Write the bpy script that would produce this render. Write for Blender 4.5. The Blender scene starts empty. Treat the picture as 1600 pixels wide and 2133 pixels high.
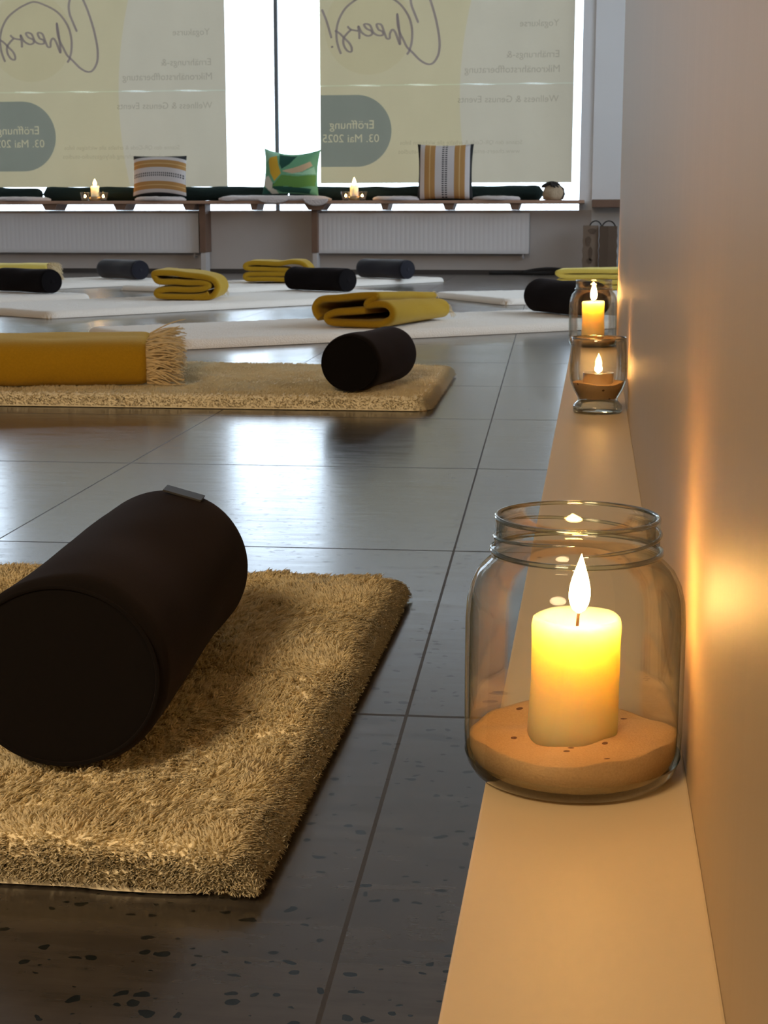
import bpy, bmesh, math, random
import numpy as np
from mathutils import Vector, Matrix
from mathutils.geometry import delaunay_2d_cdt

# ------------------------------------------------------------------ camera, sky, exposure
SC = bpy.context.scene
COL = SC.collection
CAM_H = 0.37
F_PX, CX, CY = 3200.0, 800.0, 1066.5
TILT = math.atan(604.5 / 3200.0)
YAW = math.radians(7.73)
fw = Vector((-math.sin(YAW) * math.cos(TILT), math.cos(YAW) * math.cos(TILT), -math.sin(TILT)))
rt = Vector((math.cos(YAW), math.sin(YAW), 0))
up = rt.cross(fw)
cd = bpy.data.cameras.new('camera')
cam = bpy.data.objects.new('camera', cd)
COL.objects.link(cam)
cam.matrix_world = Matrix(((rt.x, up.x, -fw.x, 0), (rt.y, up.y, -fw.y, 0), (rt.z, up.z, -fw.z, CAM_H), (0, 0, 0, 1)))
cd.sensor_fit = 'VERTICAL'
cd.sensor_height = 36.0
cd.lens = 36.0 * F_PX / 2133.0
cd.clip_start = 0.02
cd.clip_end = 200
cd.dof.use_dof = True
cd.dof.focus_distance = 0.95
cd.dof.aperture_fstop = 60
SC.camera = cam

WORLD_L = 6.3
world = bpy.data.worlds.new('overcast_sky')
SC.world = world
world.use_nodes = True
wb = world.node_tree.nodes['Background']
wb.inputs['Color'].default_value = (0.72, 0.83, 1.0, 1)
wb.inputs['Strength'].default_value = WORLD_L
FLAME_E = 260.0
WARM_FILL_W = 95.0

SC.view_settings.view_transform = 'Standard'
SC.view_settings.look = 'None'
SC.view_settings.exposure = 0.0
SC.view_settings.gamma = 1.0
SC.view_settings.use_curve_mapping = False
SC.cycles.use_denoising = True
SC.cycles.max_bounces = 10
SC.cycles.diffuse_bounces = 5
SC.cycles.transparent_max_bounces = 24
SC.cycles.sample_clamp_indirect = 6.0

# daylight guide for the window opening (a portal: it only steers sky samples)
pl = bpy.data.lights.new('window_portal', 'AREA')
pl.shape = 'RECTANGLE'; pl.size = 6.4; pl.size_y = 2.2
pl.cycles.is_portal = True
po = bpy.data.objects.new('window_portal', pl); COL.objects.link(po)
po.location = (-3.2, 11.62, 1.5); po.rotation_euler = (math.radians(-90), 0, 0)
p2 = bpy.data.lights.new('added_window_portal', 'AREA')  # portal for the unseen window added on the far right
p2.shape = 'RECTANGLE'; p2.size = 1.8; p2.size_y = 5.8
p2.cycles.is_portal = True
po2 = bpy.data.objects.new('added_window_portal', p2); COL.objects.link(po2)
po2.location = (2.52, 7.5, 1.6); po2.rotation_euler = (0, math.radians(90), 0)
# warm fill added to brighten the room, unseen above and behind the camera
cl = bpy.data.lights.new('added_warm_fill', 'AREA')
cl.shape = 'DISK'; cl.size = 1.1; cl.energy = WARM_FILL_W; cl.color = (1.0, 0.71, 0.39)
clo = bpy.data.objects.new('added_warm_fill', cl); COL.objects.link(clo)
clo.location = (-1.1, -2.1, 2.45)
clo.rotation_euler = (math.radians(40), 0, 0)


def ray(px, py):
    return fw + rt * ((px - CX) / F_PX) - up * ((py - CY) / F_PX)


def at(px, py, Y):                       # point at distance Y along the room that lies on this line of sight
    r = ray(px, py)
    return Vector((0, 0, CAM_H)) + r * (Y / r.y)


# ------------------------------------------------------------------ helpers
def link(ob, parent=None):
    COL.objects.link(ob)
    if parent is not None:
        ob.parent = parent
    return ob


def tag(o, label=None, cat=None, group=None, kind=None):
    if label: o['label'] = label
    if cat: o['category'] = cat
    if group: o['group'] = group
    if kind: o['kind'] = kind
    return o


def empty(name, loc=(0, 0, 0), rz=0.0, label=None, cat=None, group=None, kind=None):
    o = bpy.data.objects.new(name, None)
    o.empty_display_size = 0.05
    COL.objects.link(o)
    o.location = loc; o.rotation_euler = (0, 0, rz)
    return tag(o, label, cat, group, kind)


def mesh_ob(name, verts, faces, mat=None, parent=None, smooth=False):
    me = bpy.data.meshes.new(name)
    me.from_pydata([tuple(v) for v in verts], [], [tuple(f) for f in faces])
    me.update()
    if smooth:
        me.polygons.foreach_set('use_smooth', [True] * len(me.polygons))
    if mat: me.materials.append(mat)
    return link(bpy.data.objects.new(name, me), parent)


def np_mesh(name, V, Fq, mat, parent=None, smooth=True):
    """V (n,3) array, Fq (m,k) int array, all faces with k corners"""
    me = bpy.data.meshes.new(name)
    k = Fq.shape[1]
    me.vertices.add(len(V)); me.vertices.foreach_set('co', V.astype(np.float32).ravel())
    me.loops.add(Fq.size); me.loops.foreach_set('vertex_index', Fq.astype(np.int32).ravel())
    me.polygons.add(len(Fq))
    me.polygons.foreach_set('loop_start', np.arange(0, Fq.size, k, dtype=np.int32))
    me.polygons.foreach_set('loop_total', np.full(len(Fq), k, dtype=np.int32))
    me.polygons.foreach_set('use_smooth', np.full(len(Fq), smooth))
    me.update(calc_edges=True); me.validate()
    if mat: me.materials.append(mat)
    return link(bpy.data.objects.new(name, me), parent)


def bm_ob(name, bm, mat, parent=None, smooth=False):
    me = bpy.data.meshes.new(name)
    bm.to_mesh(me); bm.free()
    if smooth:
        me.polygons.foreach_set('use_smooth', [True] * len(me.polygons))
    if mat: me.materials.append(mat)
    return link(bpy.data.objects.new(name, me), parent)


def add_box(bm, x0, x1, y0, y1, z0, z1, bev=0.0):
    r = bmesh.ops.create_cube(bm, size=1.0, matrix=Matrix.Translation(((x0 + x1) / 2, (y0 + y1) / 2, (z0 + z1) / 2)) @ Matrix.Diagonal((x1 - x0, y1 - y0, z1 - z0, 1)))
    if bev > 0:
        es = set()
        for v in r['verts']:
            for e in v.link_edges: es.add(e)
        bmesh.ops.bevel(bm, geom=list(es), offset=bev, segments=2, affect='EDGES', profile=0.7)


def box(name, x0, x1, y0, y1, z0, z1, mat, parent=None, bev=0.0):
    bm = bmesh.new(); add_box(bm, x0, x1, y0, y1, z0, z1, bev)
    return bm_ob(name, bm, mat, parent)


def struct(name, x0, x1, y0, y1, z0, z1, mat, bev=0.0):
    return tag(box(name, x0, x1, y0, y1, z0, z1, mat, None, bev), kind='structure')


def lathe(name, prof, mat, parent=None, seg=64, smooth=True, wob=None, cap0=False, cap1=False):
    """prof list of (r,z) revolved about local z"""
    n = len(prof)
    V = []
    for i in range(seg):
        a = 2 * math.pi * i / seg
        for j, (r, z) in enumerate(prof):
            if wob:
                r, z = wob(a, r, z)
            V.append((r * math.cos(a), r * math.sin(a), z))
    F = []
    for i in range(seg):
        i2 = (i + 1) % seg
        for j in range(n - 1):
            F.append((i * n + j, i2 * n + j, i2 * n + j + 1, i * n + j + 1))
    if cap0:
        V.append((0, 0, prof[0][1])); c = len(V) - 1
        for i in range(seg): F.append((c, ((i + 1) % seg) * n, i * n))
    if cap1:
        V.append((0, 0, prof[-1][1])); c = len(V) - 1
        for i in range(seg): F.append((c, i * n + n - 1, ((i + 1) % seg) * n + n - 1))
    return mesh_ob(name, V, F, mat, parent, smooth)


def tube(bm, pts, r, seg=8, taper=None):
    pts = [Vector(p) for p in pts]
    rings = []
    n = len(pts)
    for i, p in enumerate(pts):
        d = (pts[min(i + 1, n - 1)] - pts[max(i - 1, 0)]).normalized()
        a = d.orthogonal().normalized() if i == 0 else (rings_dir - d * rings_dir.dot(d)).normalized()
        rings_dir = a
        b = d.cross(a)
        rr = r * (taper(i / (n - 1)) if taper else 1)
        rings.append([bm.verts.new(p + (a * math.cos(t) + b * math.sin(t)) * rr) for t in [2 * math.pi * k / seg for k in range(seg)]])
    for i in range(n - 1):
        for k in range(seg):
            bm.faces.new((rings[i][k], rings[i][(k + 1) % seg], rings[i + 1][(k + 1) % seg], rings[i + 1][k]))
    bm.faces.new(rings[0][::-1]); bm.faces.new(rings[-1])


def catmull(P, per=8):
    P = [Vector(p) for p in P]
    out = []
    for i in range(len(P) - 1):
        p0 = P[max(i - 1, 0)]; p1 = P[i]; p2 = P[i + 1]; p3 = P[min(i + 2, len(P) - 1)]
        for k in range(per):
            t = k / per
            out.append(0.5 * ((2 * p1) + (p2 - p0) * t + (2 * p0 - 5 * p1 + 4 * p2 - p3) * t * t + (3 * p1 - p0 - 3 * p2 + p3) * t ** 3))
    out.append(P[-1])
    return out


_NT = {}


def vnoise(X, Y, seed=0):
    """smooth value noise in [-1,1], numpy"""
    if seed not in _NT: _NT[seed] = np.random.RandomState(seed).rand(256, 256) * 2 - 1
    T = _NT[seed]
    xi = np.floor(X).astype(int); yi = np.floor(Y).astype(int)
    fx = X - xi; fy = Y - yi
    fx = fx * fx * (3 - 2 * fx); fy = fy * fy * (3 - 2 * fy)
    g = lambda a, b: T[a & 255, b & 255]
    return (g(xi, yi) * (1 - fx) + g(xi + 1, yi) * fx) * (1 - fy) + (g(xi, yi + 1) * (1 - fx) + g(xi + 1, yi + 1) * fx) * fy


# ------------------------------------------------------------------ materials
class NT:
    def __init__(s, name):
        s.m = bpy.data.materials.new(name); s.m.use_nodes = True
        s.t = s.m.node_tree; s.t.nodes.clear()
        s.out = s.t.nodes.new('ShaderNodeOutputMaterial')

    def n(s, typ, **kw):
        nd = s.t.nodes.new(typ)
        for k, v in kw.items():
            if k.startswith('i_'):
                key = k[2:]
                key = int(key) if key.isdigit() else key.replace('_', ' ')
                s.put(nd.inputs[key], v)
            else:
                setattr(nd, k, v)
        return nd

    def put(s, sock, v):
        if isinstance(v, bpy.types.NodeSocket): s.t.links.new(v, sock)
        elif isinstance(v, bpy.types.Node): s.t.links.new(v.outputs[0], sock)
        else:
            if hasattr(sock.default_value, '__len__') and len(sock.default_value) == 4 and len(v) == 3: v = (*v, 1)
            sock.default_value = v

    def math(s, op, a, b=0.0, c=None):
        nd = s.t.nodes.new('ShaderNodeMath'); nd.operation = op
        s.put(nd.inputs[0], a); s.put(nd.inputs[1], b)
        if c is not None: s.put(nd.inputs[2], c)
        return nd.outputs[0]

    def mix(s, f, a, b):
        nd = s.t.nodes.new('ShaderNodeMix'); nd.data_type = 'RGBA'
        s.put(nd.inputs[0], f); s.put(nd.inputs[6], a); s.put(nd.inputs[7], b)
        return nd.outputs[2]

    def finish(s, sh):
        s.t.links.new(sh.outputs[0] if isinstance(sh, bpy.types.Node) else sh, s.out.inputs[0])
        return s.m


def principled(name, color, rough=0.5, spec=0.5, metallic=0.0, noise=0.0, nscale=30.0, bump=0.0, bscale=60.0, bdist=0.002, sheen=0.0, coords='Object', sheen_rough=0.5, sheen_tint=None, stretch=None):
    g = NT(name)
    tc = g.n('ShaderNodeTexCoord')
    co = tc.outputs[coords]
    if stretch:
        mp = g.n('ShaderNodeMapping', i_Vector=co, i_Scale=stretch); co = mp.outputs[0]
    p = g.n('ShaderNodeBsdfPrincipled', i_Roughness=rough, i_Metallic=metallic)
    p.inputs['Specular IOR Level'].default_value = spec
    col = color
    if noise > 0:
        nz = g.n('ShaderNodeTexNoise', i_Vector=co, i_Scale=nscale, i_Detail=4.0)
        dark = tuple(c * (1 - noise) for c in color); lite = tuple(min(1, c * (1 + noise)) for c in color)
        col = g.mix(nz.outputs[0], dark, lite)
    g.put(p.inputs['Base Color'], col)
    if bump > 0:
        nb = g.n('ShaderNodeTexNoise', i_Vector=co, i_Scale=bscale, i_Detail=5.0)
        b = g.n('ShaderNodeBump', i_Strength=bump, i_Distance=bdist, i_Height=nb.outputs[0])
        g.put(p.inputs['Normal'], b)
    if sheen > 0:
        p.inputs['Sheen Weight'].default_value = sheen
        p.inputs['Sheen Roughness'].default_value = sheen_rough
        if sheen_tint: p.inputs['Sheen Tint'].default_value = (*sheen_tint, 1)
    return g.finish(p)


def glassy(name, tint=(0.97, 0.98, 0.97), edge=(0.35, 0.38, 0.22), refl=1.0):
    """thin walled clear glass: clear face-on, tinted and mirroring towards the rim of its curve"""
    g = NT(name)
    lw = g.n('ShaderNodeLayerWeight', i_Blend=0.5)
    f = g.math('POWER', lw.outputs['Facing'], 6.0)
    tr = g.n('ShaderNodeBsdfTransparent', i_Color=g.mix(f, tint, edge))
    gl = g.n('ShaderNodeBsdfGlossy', i_Color=(1, 1, 1), i_Roughness=0.02)
    fr = g.n('ShaderNodeFresnel', i_IOR=1.5)
    ms = g.n('ShaderNodeMixShader', i_0=g.math('MINIMUM', g.math('MULTIPLY', fr.outputs[0], refl), 0.85), i_1=tr, i_2=gl)
    ms.inputs[0]
    return g.finish(ms)


def emission(name, color, strength):
    g = NT(name)
    return g.finish(g.n('ShaderNodeEmission', i_Color=color, i_Strength=strength))


def film(name, color):
    g = NT(name)
    return g.finish(g.n('ShaderNodeBsdfTransparent', i_Color=color))


def sheet_mat(name, color, refl):
    """printed backlit banner cloth: passes daylight through, tinted by its print"""
    g = NT(name)
    tc = g.n('ShaderNodeTexCoord')
    nz = g.n('ShaderNodeTexNoise', i_Vector=g.n('ShaderNodeMapping', i_Vector=tc.outputs['Object'], i_Scale=(1, 1, 0.5)).outputs[0], i_Scale=6.0, i_Detail=3.0)
    wv = g.n('ShaderNodeTexNoise', i_Vector=g.n('ShaderNodeMapping', i_Vector=tc.outputs['Object'], i_Scale=(6, 1, 60)).outputs[0], i_Scale=3.0)
    f = g.math('ADD', g.math('MULTIPLY', nz.outputs[0], 0.7), g.math('MULTIPLY', wv.outputs[0], 0.3))
    c = g.mix(f, tuple(v * 0.9 for v in color), tuple(v * 1.1 for v in color))
    a = g.n('ShaderNodeBsdfTranslucent', i_Color=c)
    b = g.n('ShaderNodeBsdfDiffuse', i_Color=refl)
    return g.finish(g.n('ShaderNodeAddShader', i_0=a, i_1=b))


M = {}
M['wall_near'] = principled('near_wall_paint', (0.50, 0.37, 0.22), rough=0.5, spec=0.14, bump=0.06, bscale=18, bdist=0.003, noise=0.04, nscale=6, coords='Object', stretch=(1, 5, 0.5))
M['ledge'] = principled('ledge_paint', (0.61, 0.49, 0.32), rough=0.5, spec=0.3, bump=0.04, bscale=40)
M['wall'] = principled('white_wall_paint', (0.82, 0.80, 0.79), rough=0.8, noise=0.03, nscale=3)
M['wall_low'] = principled('parapet_paint', (0.62, 0.56, 0.52), rough=0.8, noise=0.05, nscale=4)
M['ceiling'] = principled('ceiling_paint', (0.75, 0.74, 0.72), rough=0.9)
M['frame'] = principled('white_window_frame', (0.78, 0.77, 0.78), rough=0.45)
M['dark_frame'] = principled('dark_window_joint', (0.16, 0.18, 0.20), rough=0.5)
M['radiator'] = principled('radiator_enamel', (0.80, 0.77, 0.77), rough=0.4)
M['radiator_grille'] = principled('radiator_grille', (0.55, 0.53, 0.53), rough=0.5)
M['wood'] = principled('bench_wood', (0.42, 0.25, 0.17), rough=0.5, noise=0.25, nscale=8, stretch=(1, 8, 8))
M['wood_dark'] = principled('bracket_wood', (0.20, 0.11, 0.07), rough=0.6, noise=0.2, nscale=10)
M['skirting'] = principled('dark_skirting', (0.06, 0.05, 0.045), rough=0.6)
M['black_fabric'] = principled('black_cotton', (0.0045, 0.004, 0.0045), rough=0.95, spec=0.10, sheen=0.05, bump=0.25, bscale=700, bdist=0.0004, sheen_rough=0.6, sheen_tint=(0.5, 0.35, 0.35))
M['daylit_black_fabric'] = principled('daylit_black_cotton', (0.018, 0.018, 0.026), rough=0.95, spec=0.12, sheen=0.25, bump=0.25, bscale=700, bdist=0.0004)  # black cotton with the blue of daylight put into its colour
M['black_tag'] = principled('black_woven_tag', (0.03, 0.03, 0.033), rough=0.5)
M['yellow'] = principled('mustard_wool', (0.42, 0.245, 0.015), rough=0.95, spec=0.1, noise=0.16, nscale=260, bump=0.5, bscale=420, bdist=0.002, sheen=0.35, sheen_tint=(1, 0.85, 0.4))
M['yellow_light'] = principled('yellow_wool', (0.72, 0.56, 0.12), rough=0.95, spec=0.1, noise=0.16, nscale=260, bump=0.5, bscale=420, bdist=0.002, sheen=0.4, sheen_tint=(1, 0.9, 0.5))
M['fringe'] = principled('cream_fringe', (0.72, 0.58, 0.36), rough=0.9, spec=0.1, noise=0.15, nscale=80)
g = NT('lambswool')
tc = g.n('ShaderNodeTexCoord')
nz = g.n('ShaderNodeTexNoise', i_Vector=tc.outputs['Object'], i_Scale=40.0)
c_ = g.mix(nz.outputs[0], (0.96, 0.87, 0.66), (1.0, 0.95, 0.78))
M['fleece'] = g.finish(g.n('ShaderNodeMixShader', i_0=0.5, i_1=g.n('ShaderNodeBsdfDiffuse', i_Color=c_), i_2=g.n('ShaderNodeBsdfTranslucent', i_Color=c_)))
M['fleece_base'] = principled('lambswool_base', (0.98, 0.90, 0.71), rough=0.95, spec=0.05, sheen=0.5, bump=0.4, bscale=330, bdist=0.004, noise=0.05, nscale=60)
M['fleece_far'] = principled('lambswool_pale', (0.94, 0.87, 0.78), rough=0.95, spec=0.05, sheen=0.3, bump=0.6, bscale=220, bdist=0.006)
M['backing'] = principled('mat_backing', (0.50, 0.34, 0.17), rough=0.9)
M['pad'] = principled('pale_seat_pad_wool', (0.66, 0.58, 0.56), rough=0.95, sheen=0.4, bump=0.8, bscale=90, bdist=0.01)
M['green_velvet'] = principled('dark_green_cushion', (0.012, 0.022, 0.020), rough=0.9, spec=0.2, sheen=0.08, bump=0.5, bscale=60, bdist=0.01, sheen_tint=(0.3, 0.7, 0.7))
M['glass'] = glassy('clear_jar_glass', refl=0.55)
M['glass_in'] = glassy('inner_jar_glass', refl=0.3)
M['glass_thick'] = glassy('thick_jar_glass', (0.86, 0.90, 0.86), (0.08, 0.12, 0.06), 1.4)
M['pane'] = glassy('window_glass', (0.97, 0.99, 0.98), (0.8, 0.9, 0.88), 1.0)
M['aluminium'] = principled('tealight_cup', (0.75, 0.74, 0.72), rough=0.3, metallic=1.0)
M['wick'] = principled('charred_wick', (0.02, 0.012, 0.01), rough=0.9)
M['kraft'] = principled('kraft_bag', (0.24, 0.17, 0.12), rough=0.85, noise=0.1, nscale=10)
M['kraft_dark'] = principled('brown_bag', (0.13, 0.085, 0.055), rough=0.85, noise=0.15, nscale=10)
M['rope'] = principled('dark_rope', (0.03, 0.027, 0.025), rough=0.9)
M['amber'] = principled('amber_holder', (0.45, 0.28, 0.12), rough=0.3, spec=0.6)
M['figure'] = principled('beige_sacking', (0.46, 0.34, 0.22), rough=0.9, bump=0.5, bscale=80, bdist=0.01)
M['figure_dark'] = principled('dark_tuft', (0.03, 0.025, 0.022), rough=0.9)
M['asphalt'] = principled('pavement', (0.45, 0.45, 0.44), rough=0.9, noise=0.1, nscale=4)
FLAME = emission('candle_flame', (1.0, 0.48, 0.13), FLAME_E)
FLAME_SMALL = emission('small_candle_flame', (1.0, 0.55, 0.17), FLAME_E * 0.35)


def wax_mat(name, col):
    g = NT(name)
    p = g.n('ShaderNodeBsdfPrincipled', i_Base_Color=col, i_Roughness=0.45)
    p.inputs['Subsurface Weight'].default_value = 1.0
    p.inputs['Subsurface Radius'].default_value = (1.0, 0.70, 0.35)
    p.inputs['Subsurface Scale'].default_value = 0.13
    return g.finish(p)


M['wax'] = wax_mat('cream_wax', (1.0, 0.59, 0.30))
M['wax_white'] = wax_mat('white_wax', (0.95, 0.84, 0.76))


def sand_mat():
    g = NT('ochre_sand')
    tc = g.n('ShaderNodeTexCoord'); co = tc.outputs['Object']
    n1 = g.n('ShaderNodeTexNoise', i_Vector=co, i_Scale=900.0, i_Detail=2.0)
    n2 = g.n('ShaderNodeTexNoise', i_Vector=co, i_Scale=60.0)
    vor = g.n('ShaderNodeTexVoronoi', i_Vector=co, i_Scale=110.0)
    sp = g.math('LESS_THAN', vor.outputs['Distance'], 0.20)
    rnd = g.math('GREATER_THAN', g.n('ShaderNodeSeparateColor', i_Color=vor.outputs['Color']).outputs[0], 0.72)
    base = g.mix(n1.outputs[0], (0.50, 0.33, 0.17), (0.72, 0.50, 0.28))
    base = g.mix(g.math('MULTIPLY', n2.outputs[0], 0.4), base, (0.55, 0.36, 0.18))
    base = g.mix(g.math('MULTIPLY', sp, rnd), base, (0.13, 0.06, 0.03))
    b = g.n('ShaderNodeBump', i_Strength=0.5, i_Distance=0.001, i_Height=n1.outputs[0])
    return g.finish(g.n('ShaderNodeBsdfPrincipled', i_Base_Color=base, i_Roughness=0.95, i_Normal=b))


M['sand'] = sand_mat()

TILE_ANG = math.atan2(0.018, 0.599)      # the tiling runs 1.7 degrees off the long wall


def floor_mat():
    g = NT('grey_stone_tiles')
    tc = g.n('ShaderNodeTexCoord'); co = tc.outputs['Object']
    mp = g.n('ShaderNodeMapping', i_Vector=co, i_Rotation=(0, 0, -TILE_ANG))
    sx = g.n('ShaderNodeSeparateXYZ', i_Vector=mp.outputs[0])
    ca, sa = math.cos(TILE_ANG), math.sin(TILE_ANG)
    px, py = -0.152, 1.713
    u0 = px * ca + py * sa; v0 = -px * sa + py * ca
    TU, TV = 0.541, 0.599

    def line(sock, o, p, w):
        a = g.math('SUBTRACT', sock, o)
        a = g.math('DIVIDE', a, p)
        a = g.math('SUBTRACT', a, g.math('ROUND', a))
        a = g.math('MULTIPLY', g.math('ABSOLUTE', a), p)
        return g.math('LESS_THAN', a, w)
    wide = g.math('LESS_THAN', g.math('ABSOLUTE', g.math('SUBTRACT', sx.outputs[0], u0)), 0.0013)
    lu = line(sx.outputs[0], u0, TU, 0.0011)
    lv = line(sx.outputs[1], v0, TV, 0.0024)
    thin = g.math('MAXIMUM', lu, lv)
    n1 = g.n('ShaderNodeTexNoise', i_Vector=co, i_Scale=3.0, i_Detail=6.0, i_Roughness=0.6)
    st = g.n('ShaderNodeMapping', i_Vector=co, i_Scale=(2.2, 14, 1))
    n2 = g.n('ShaderNodeTexNoise', i_Vector=st.outputs[0], i_Scale=5.0, i_Detail=6.0, i_Roughness=0.65)
    n3 = g.n('ShaderNodeTexNoise', i_Vector=co, i_Scale=60.0, i_Detail=3.0)
    f = g.math('ADD', g.math('MULTIPLY', n1.outputs[0], 0.45), g.math('ADD', g.math('MULTIPLY', n2.outputs[0], 0.4), g.math('MULTIPLY', n3.outputs[0], 0.15)))
    ramp = g.n('ShaderNodeMapRange', i_Value=f, i_1=0.35, i_2=0.65)
    base = g.mix(ramp.outputs[0], (0.038, 0.034, 0.031), (0.074, 0.066, 0.061))
    # pits
    dn = g.n('ShaderNodeTexNoise', i_Vector=co, i_Scale=70.0)
    wob = g.n('ShaderNodeMix', data_type='VECTOR')
    va = g.n('ShaderNodeVectorMath', operation='SCALE'); g.put(va.inputs[0], dn.outputs['Color']); va.inputs['Scale'].default_value = 0.012
    vb = g.n('ShaderNodeVectorMath', operation='ADD'); g.put(vb.inputs[0], co); g.put(vb.inputs[1], va.outputs[0])
    vs = g.n('ShaderNodeMapping', i_Vector=vb.outputs[0], i_Scale=(0.85, 1.1, 1))
    vor = g.n('ShaderNodeTexVoronoi', i_Vector=vs.outputs[0], i_Scale=105.0, voronoi_dimensions='2D')
    rr = g.n('ShaderNodeSeparateColor', i_Color=vor.outputs['Color'])
    size = g.math('MULTIPLY', g.math('POWER', rr.outputs[1], 3.0), 0.36)
    sp = g.math('MULTIPLY', g.math('LESS_THAN', vor.outputs['Distance'], size), g.math('GREATER_THAN', rr.outputs[0], 0.4))
    base = g.mix(sp, base, (0.008, 0.011, 0.012))
    base = g.mix(g.math('MULTIPLY', thin, 0.8), base, (0.022, 0.020, 0.021))
    base = g.mix(g.math('MULTIPLY', wide, 0.8), base, (0.035, 0.030, 0.028))
    rough = g.n('ShaderNodeMapRange', i_Value=g.math('ADD', g.math('MULTIPLY', n2.outputs[0], 0.6), g.math('MULTIPLY', n1.outputs[0], 0.4)), i_1=0.3, i_2=0.7, i_3=0.15, i_4=0.26)
    grout = g.math('MAXIMUM', thin, wide)
    rough2 = g.math('ADD', rough.outputs[0], g.math('MULTIPLY', g.math('MAXIMUM', grout, g.math('MULTIPLY', sp, 0.1)), 0.4))
    h = g.math('SUBTRACT', g.math('MULTIPLY', n2.outputs[0], 0.12), g.math('MAXIMUM', grout, g.math('MULTIPLY', sp, 0.15)))
    b = g.n('ShaderNodeBump', i_Strength=0.2, i_Distance=0.001, i_Height=h)
    p = g.n('ShaderNodeBsdfPrincipled', i_Base_Color=base, i_Roughness=rough2, i_Normal=b)
    g.put(p.inputs['Specular IOR Level'], g.math('SUBTRACT', 0.5, g.math('MULTIPLY', sp, 0.22)))
    p.inputs['IOR'].default_value = 1.62
    p.inputs['Specular Tint'].default_value = (0.90, 0.94, 1.0, 1)
    return g.finish(p)


M['floor'] = floor_mat()

# ------------------------------------------------------------------ the room
XL, YR, YW, ZC = -6.2, -3.0, 11.25, 2.85      # left wall, rear wall, window wall (room face), ceiling
XW, YE = 0.051, 3.50                          # face and end of the near wall on the right
fl = mesh_ob('floor', [(XL, YR, 0), (2.4, YR, 0), (2.4, YW + 0.05, 0), (XL, YW + 0.05, 0)], [(0, 1, 2, 3)], M['floor'])
tag(fl, kind='structure')
struct('ceiling', XL, 2.4, YR, 11.6, ZC, ZC + 0.1, M['ceiling'])
struct('wall_left', XL - 0.1, XL, YR, 11.6, 0, ZC, M['wall'])
struct('wall_rear', XL, 2.4, YR - 0.1, YR, 0, ZC, M['wall'])
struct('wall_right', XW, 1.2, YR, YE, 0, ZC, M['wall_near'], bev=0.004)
for a_, b_, c_, d_ in ((YR, 4.6, 0, ZC), (4.6, 10.4, 0, 0.7), (4.6, 10.4, 2.5, ZC), (10.4, 11.6, 0, ZC)):
    struct('wall_far_right', 2.4, 2.5, a_, b_, c_, d_, M['wall'])
added_win = empty('added_window', (2.45, 7.5, 0.7), kind='structure')  # unseen window, added to let in more daylight from the side
box('glass_pane', -0.005, 0.005, -2.9, -0.02, 0.0, 1.8, M['pane'], added_win)
box('glass_pane', -0.005, 0.005, 0.02, 2.9, 0.0, 1.8, M['pane'], added_win)
box('mullion', -0.03, 0.03, -0.02, 0.02, 0.0, 1.8, M['frame'], added_win)
# window wall: parapet under the glass, white wall to its right, lintel over it
struct('wall_window', XL, -0.10, YW, YW + 0.36, 0, 0.452, M['wall_low'])
struct('wall_front', -0.035, 2.4, YW - 0.01, YW + 0.36, 0, ZC, M['wall'])
struct('trim_1', -0.125, -0.035, YW + 0.005, YW + 0.36, 0.452, 2.62, M['frame'])
struct('trim_2', -0.10, -0.035, YW, YW + 0.36, 0, 0.452, M['wall_low'])
struct('wall_lintel', XL, -0.035, YW, YW + 0.36, 2.62, ZC, M['wall'])
struct('baseboard_window', XL, 2.4, YW - 0.03, YW - 0.0105, 0, 0.028, M['skirting'])
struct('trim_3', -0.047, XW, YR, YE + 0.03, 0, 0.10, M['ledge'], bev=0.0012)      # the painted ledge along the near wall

win = empty('window_1', (-3.2, 11.5, 0.452), kind='structure')
g_ = box('glass_pane', -3.0, 0.83, 0.0, 0.01, 0.0, 2.17, M['pane'], win)
g_ = box('glass_pane', 0.843, 3.075, 0.0, 0.01, 0.0, 2.17, M['pane'], win)
box('mullion', 0.824, 0.852, -0.012, 0.022, 0.0, 2.17, M['dark_frame'], win)
outg = mesh_ob('pavement', [(-30, 11.62, -0.12), (20, 11.62, -0.12), (20, 45, -0.12), (-30, 45, -0.12)], [(0, 1, 2, 3)], M['asphalt'])
tag(outg, kind='structure')

# ------------------------------------------------------------------ posters in the window
M['sheet'] = sheet_mat('banner_cloth', (0.178, 0.146, 0.102), (0.16, 0.16, 0.15))
M['sheet_fold'] = sheet_mat('banner_fold', (0.21, 0.21, 0.155), (0.16, 0.16, 0.15))
M['yellow_film'] = film('yellow_print', (1.0, 0.965, 0.81))
M['pale_film'] = film('pale_disc_print', (0.97, 0.96, 0.92))
M['slate_film'] = film('slate_print', (0.46, 0.54, 0.67))
M['ink_film'] = film('grey_ink', (0.72, 0.72, 0.73))
M['ink_faint'] = film('faint_grey_ink', (0.82, 0.82, 0.82))
M['script_film'] = film('violet_grey_ink', (0.52, 0.49, 0.66))
YP = 11.44


def pp(px, py):
    q = at(px, py, YP)
    return q.x, q.z


def text_mesh(s, size, bold=0.0):
    cu = bpy.data.curves.new('t', 'FONT'); cu.body = s; cu.size = size; cu.offset = bold * size
    cu.resolution_u = 3
    ob = bpy.data.objects.new('t', cu); COL.objects.link(ob)
    dg = bpy.context.evaluated_depsgraph_get(); dg.update()
    me = bpy.data.meshes.new_from_object(ob.evaluated_get(dg))
    bpy.data.objects.remove(ob)
    V = np.array([v.co[:] for v in me.vertices]); F = [tuple(p.vertices) for p in me.polygons]
    return V, F


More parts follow.
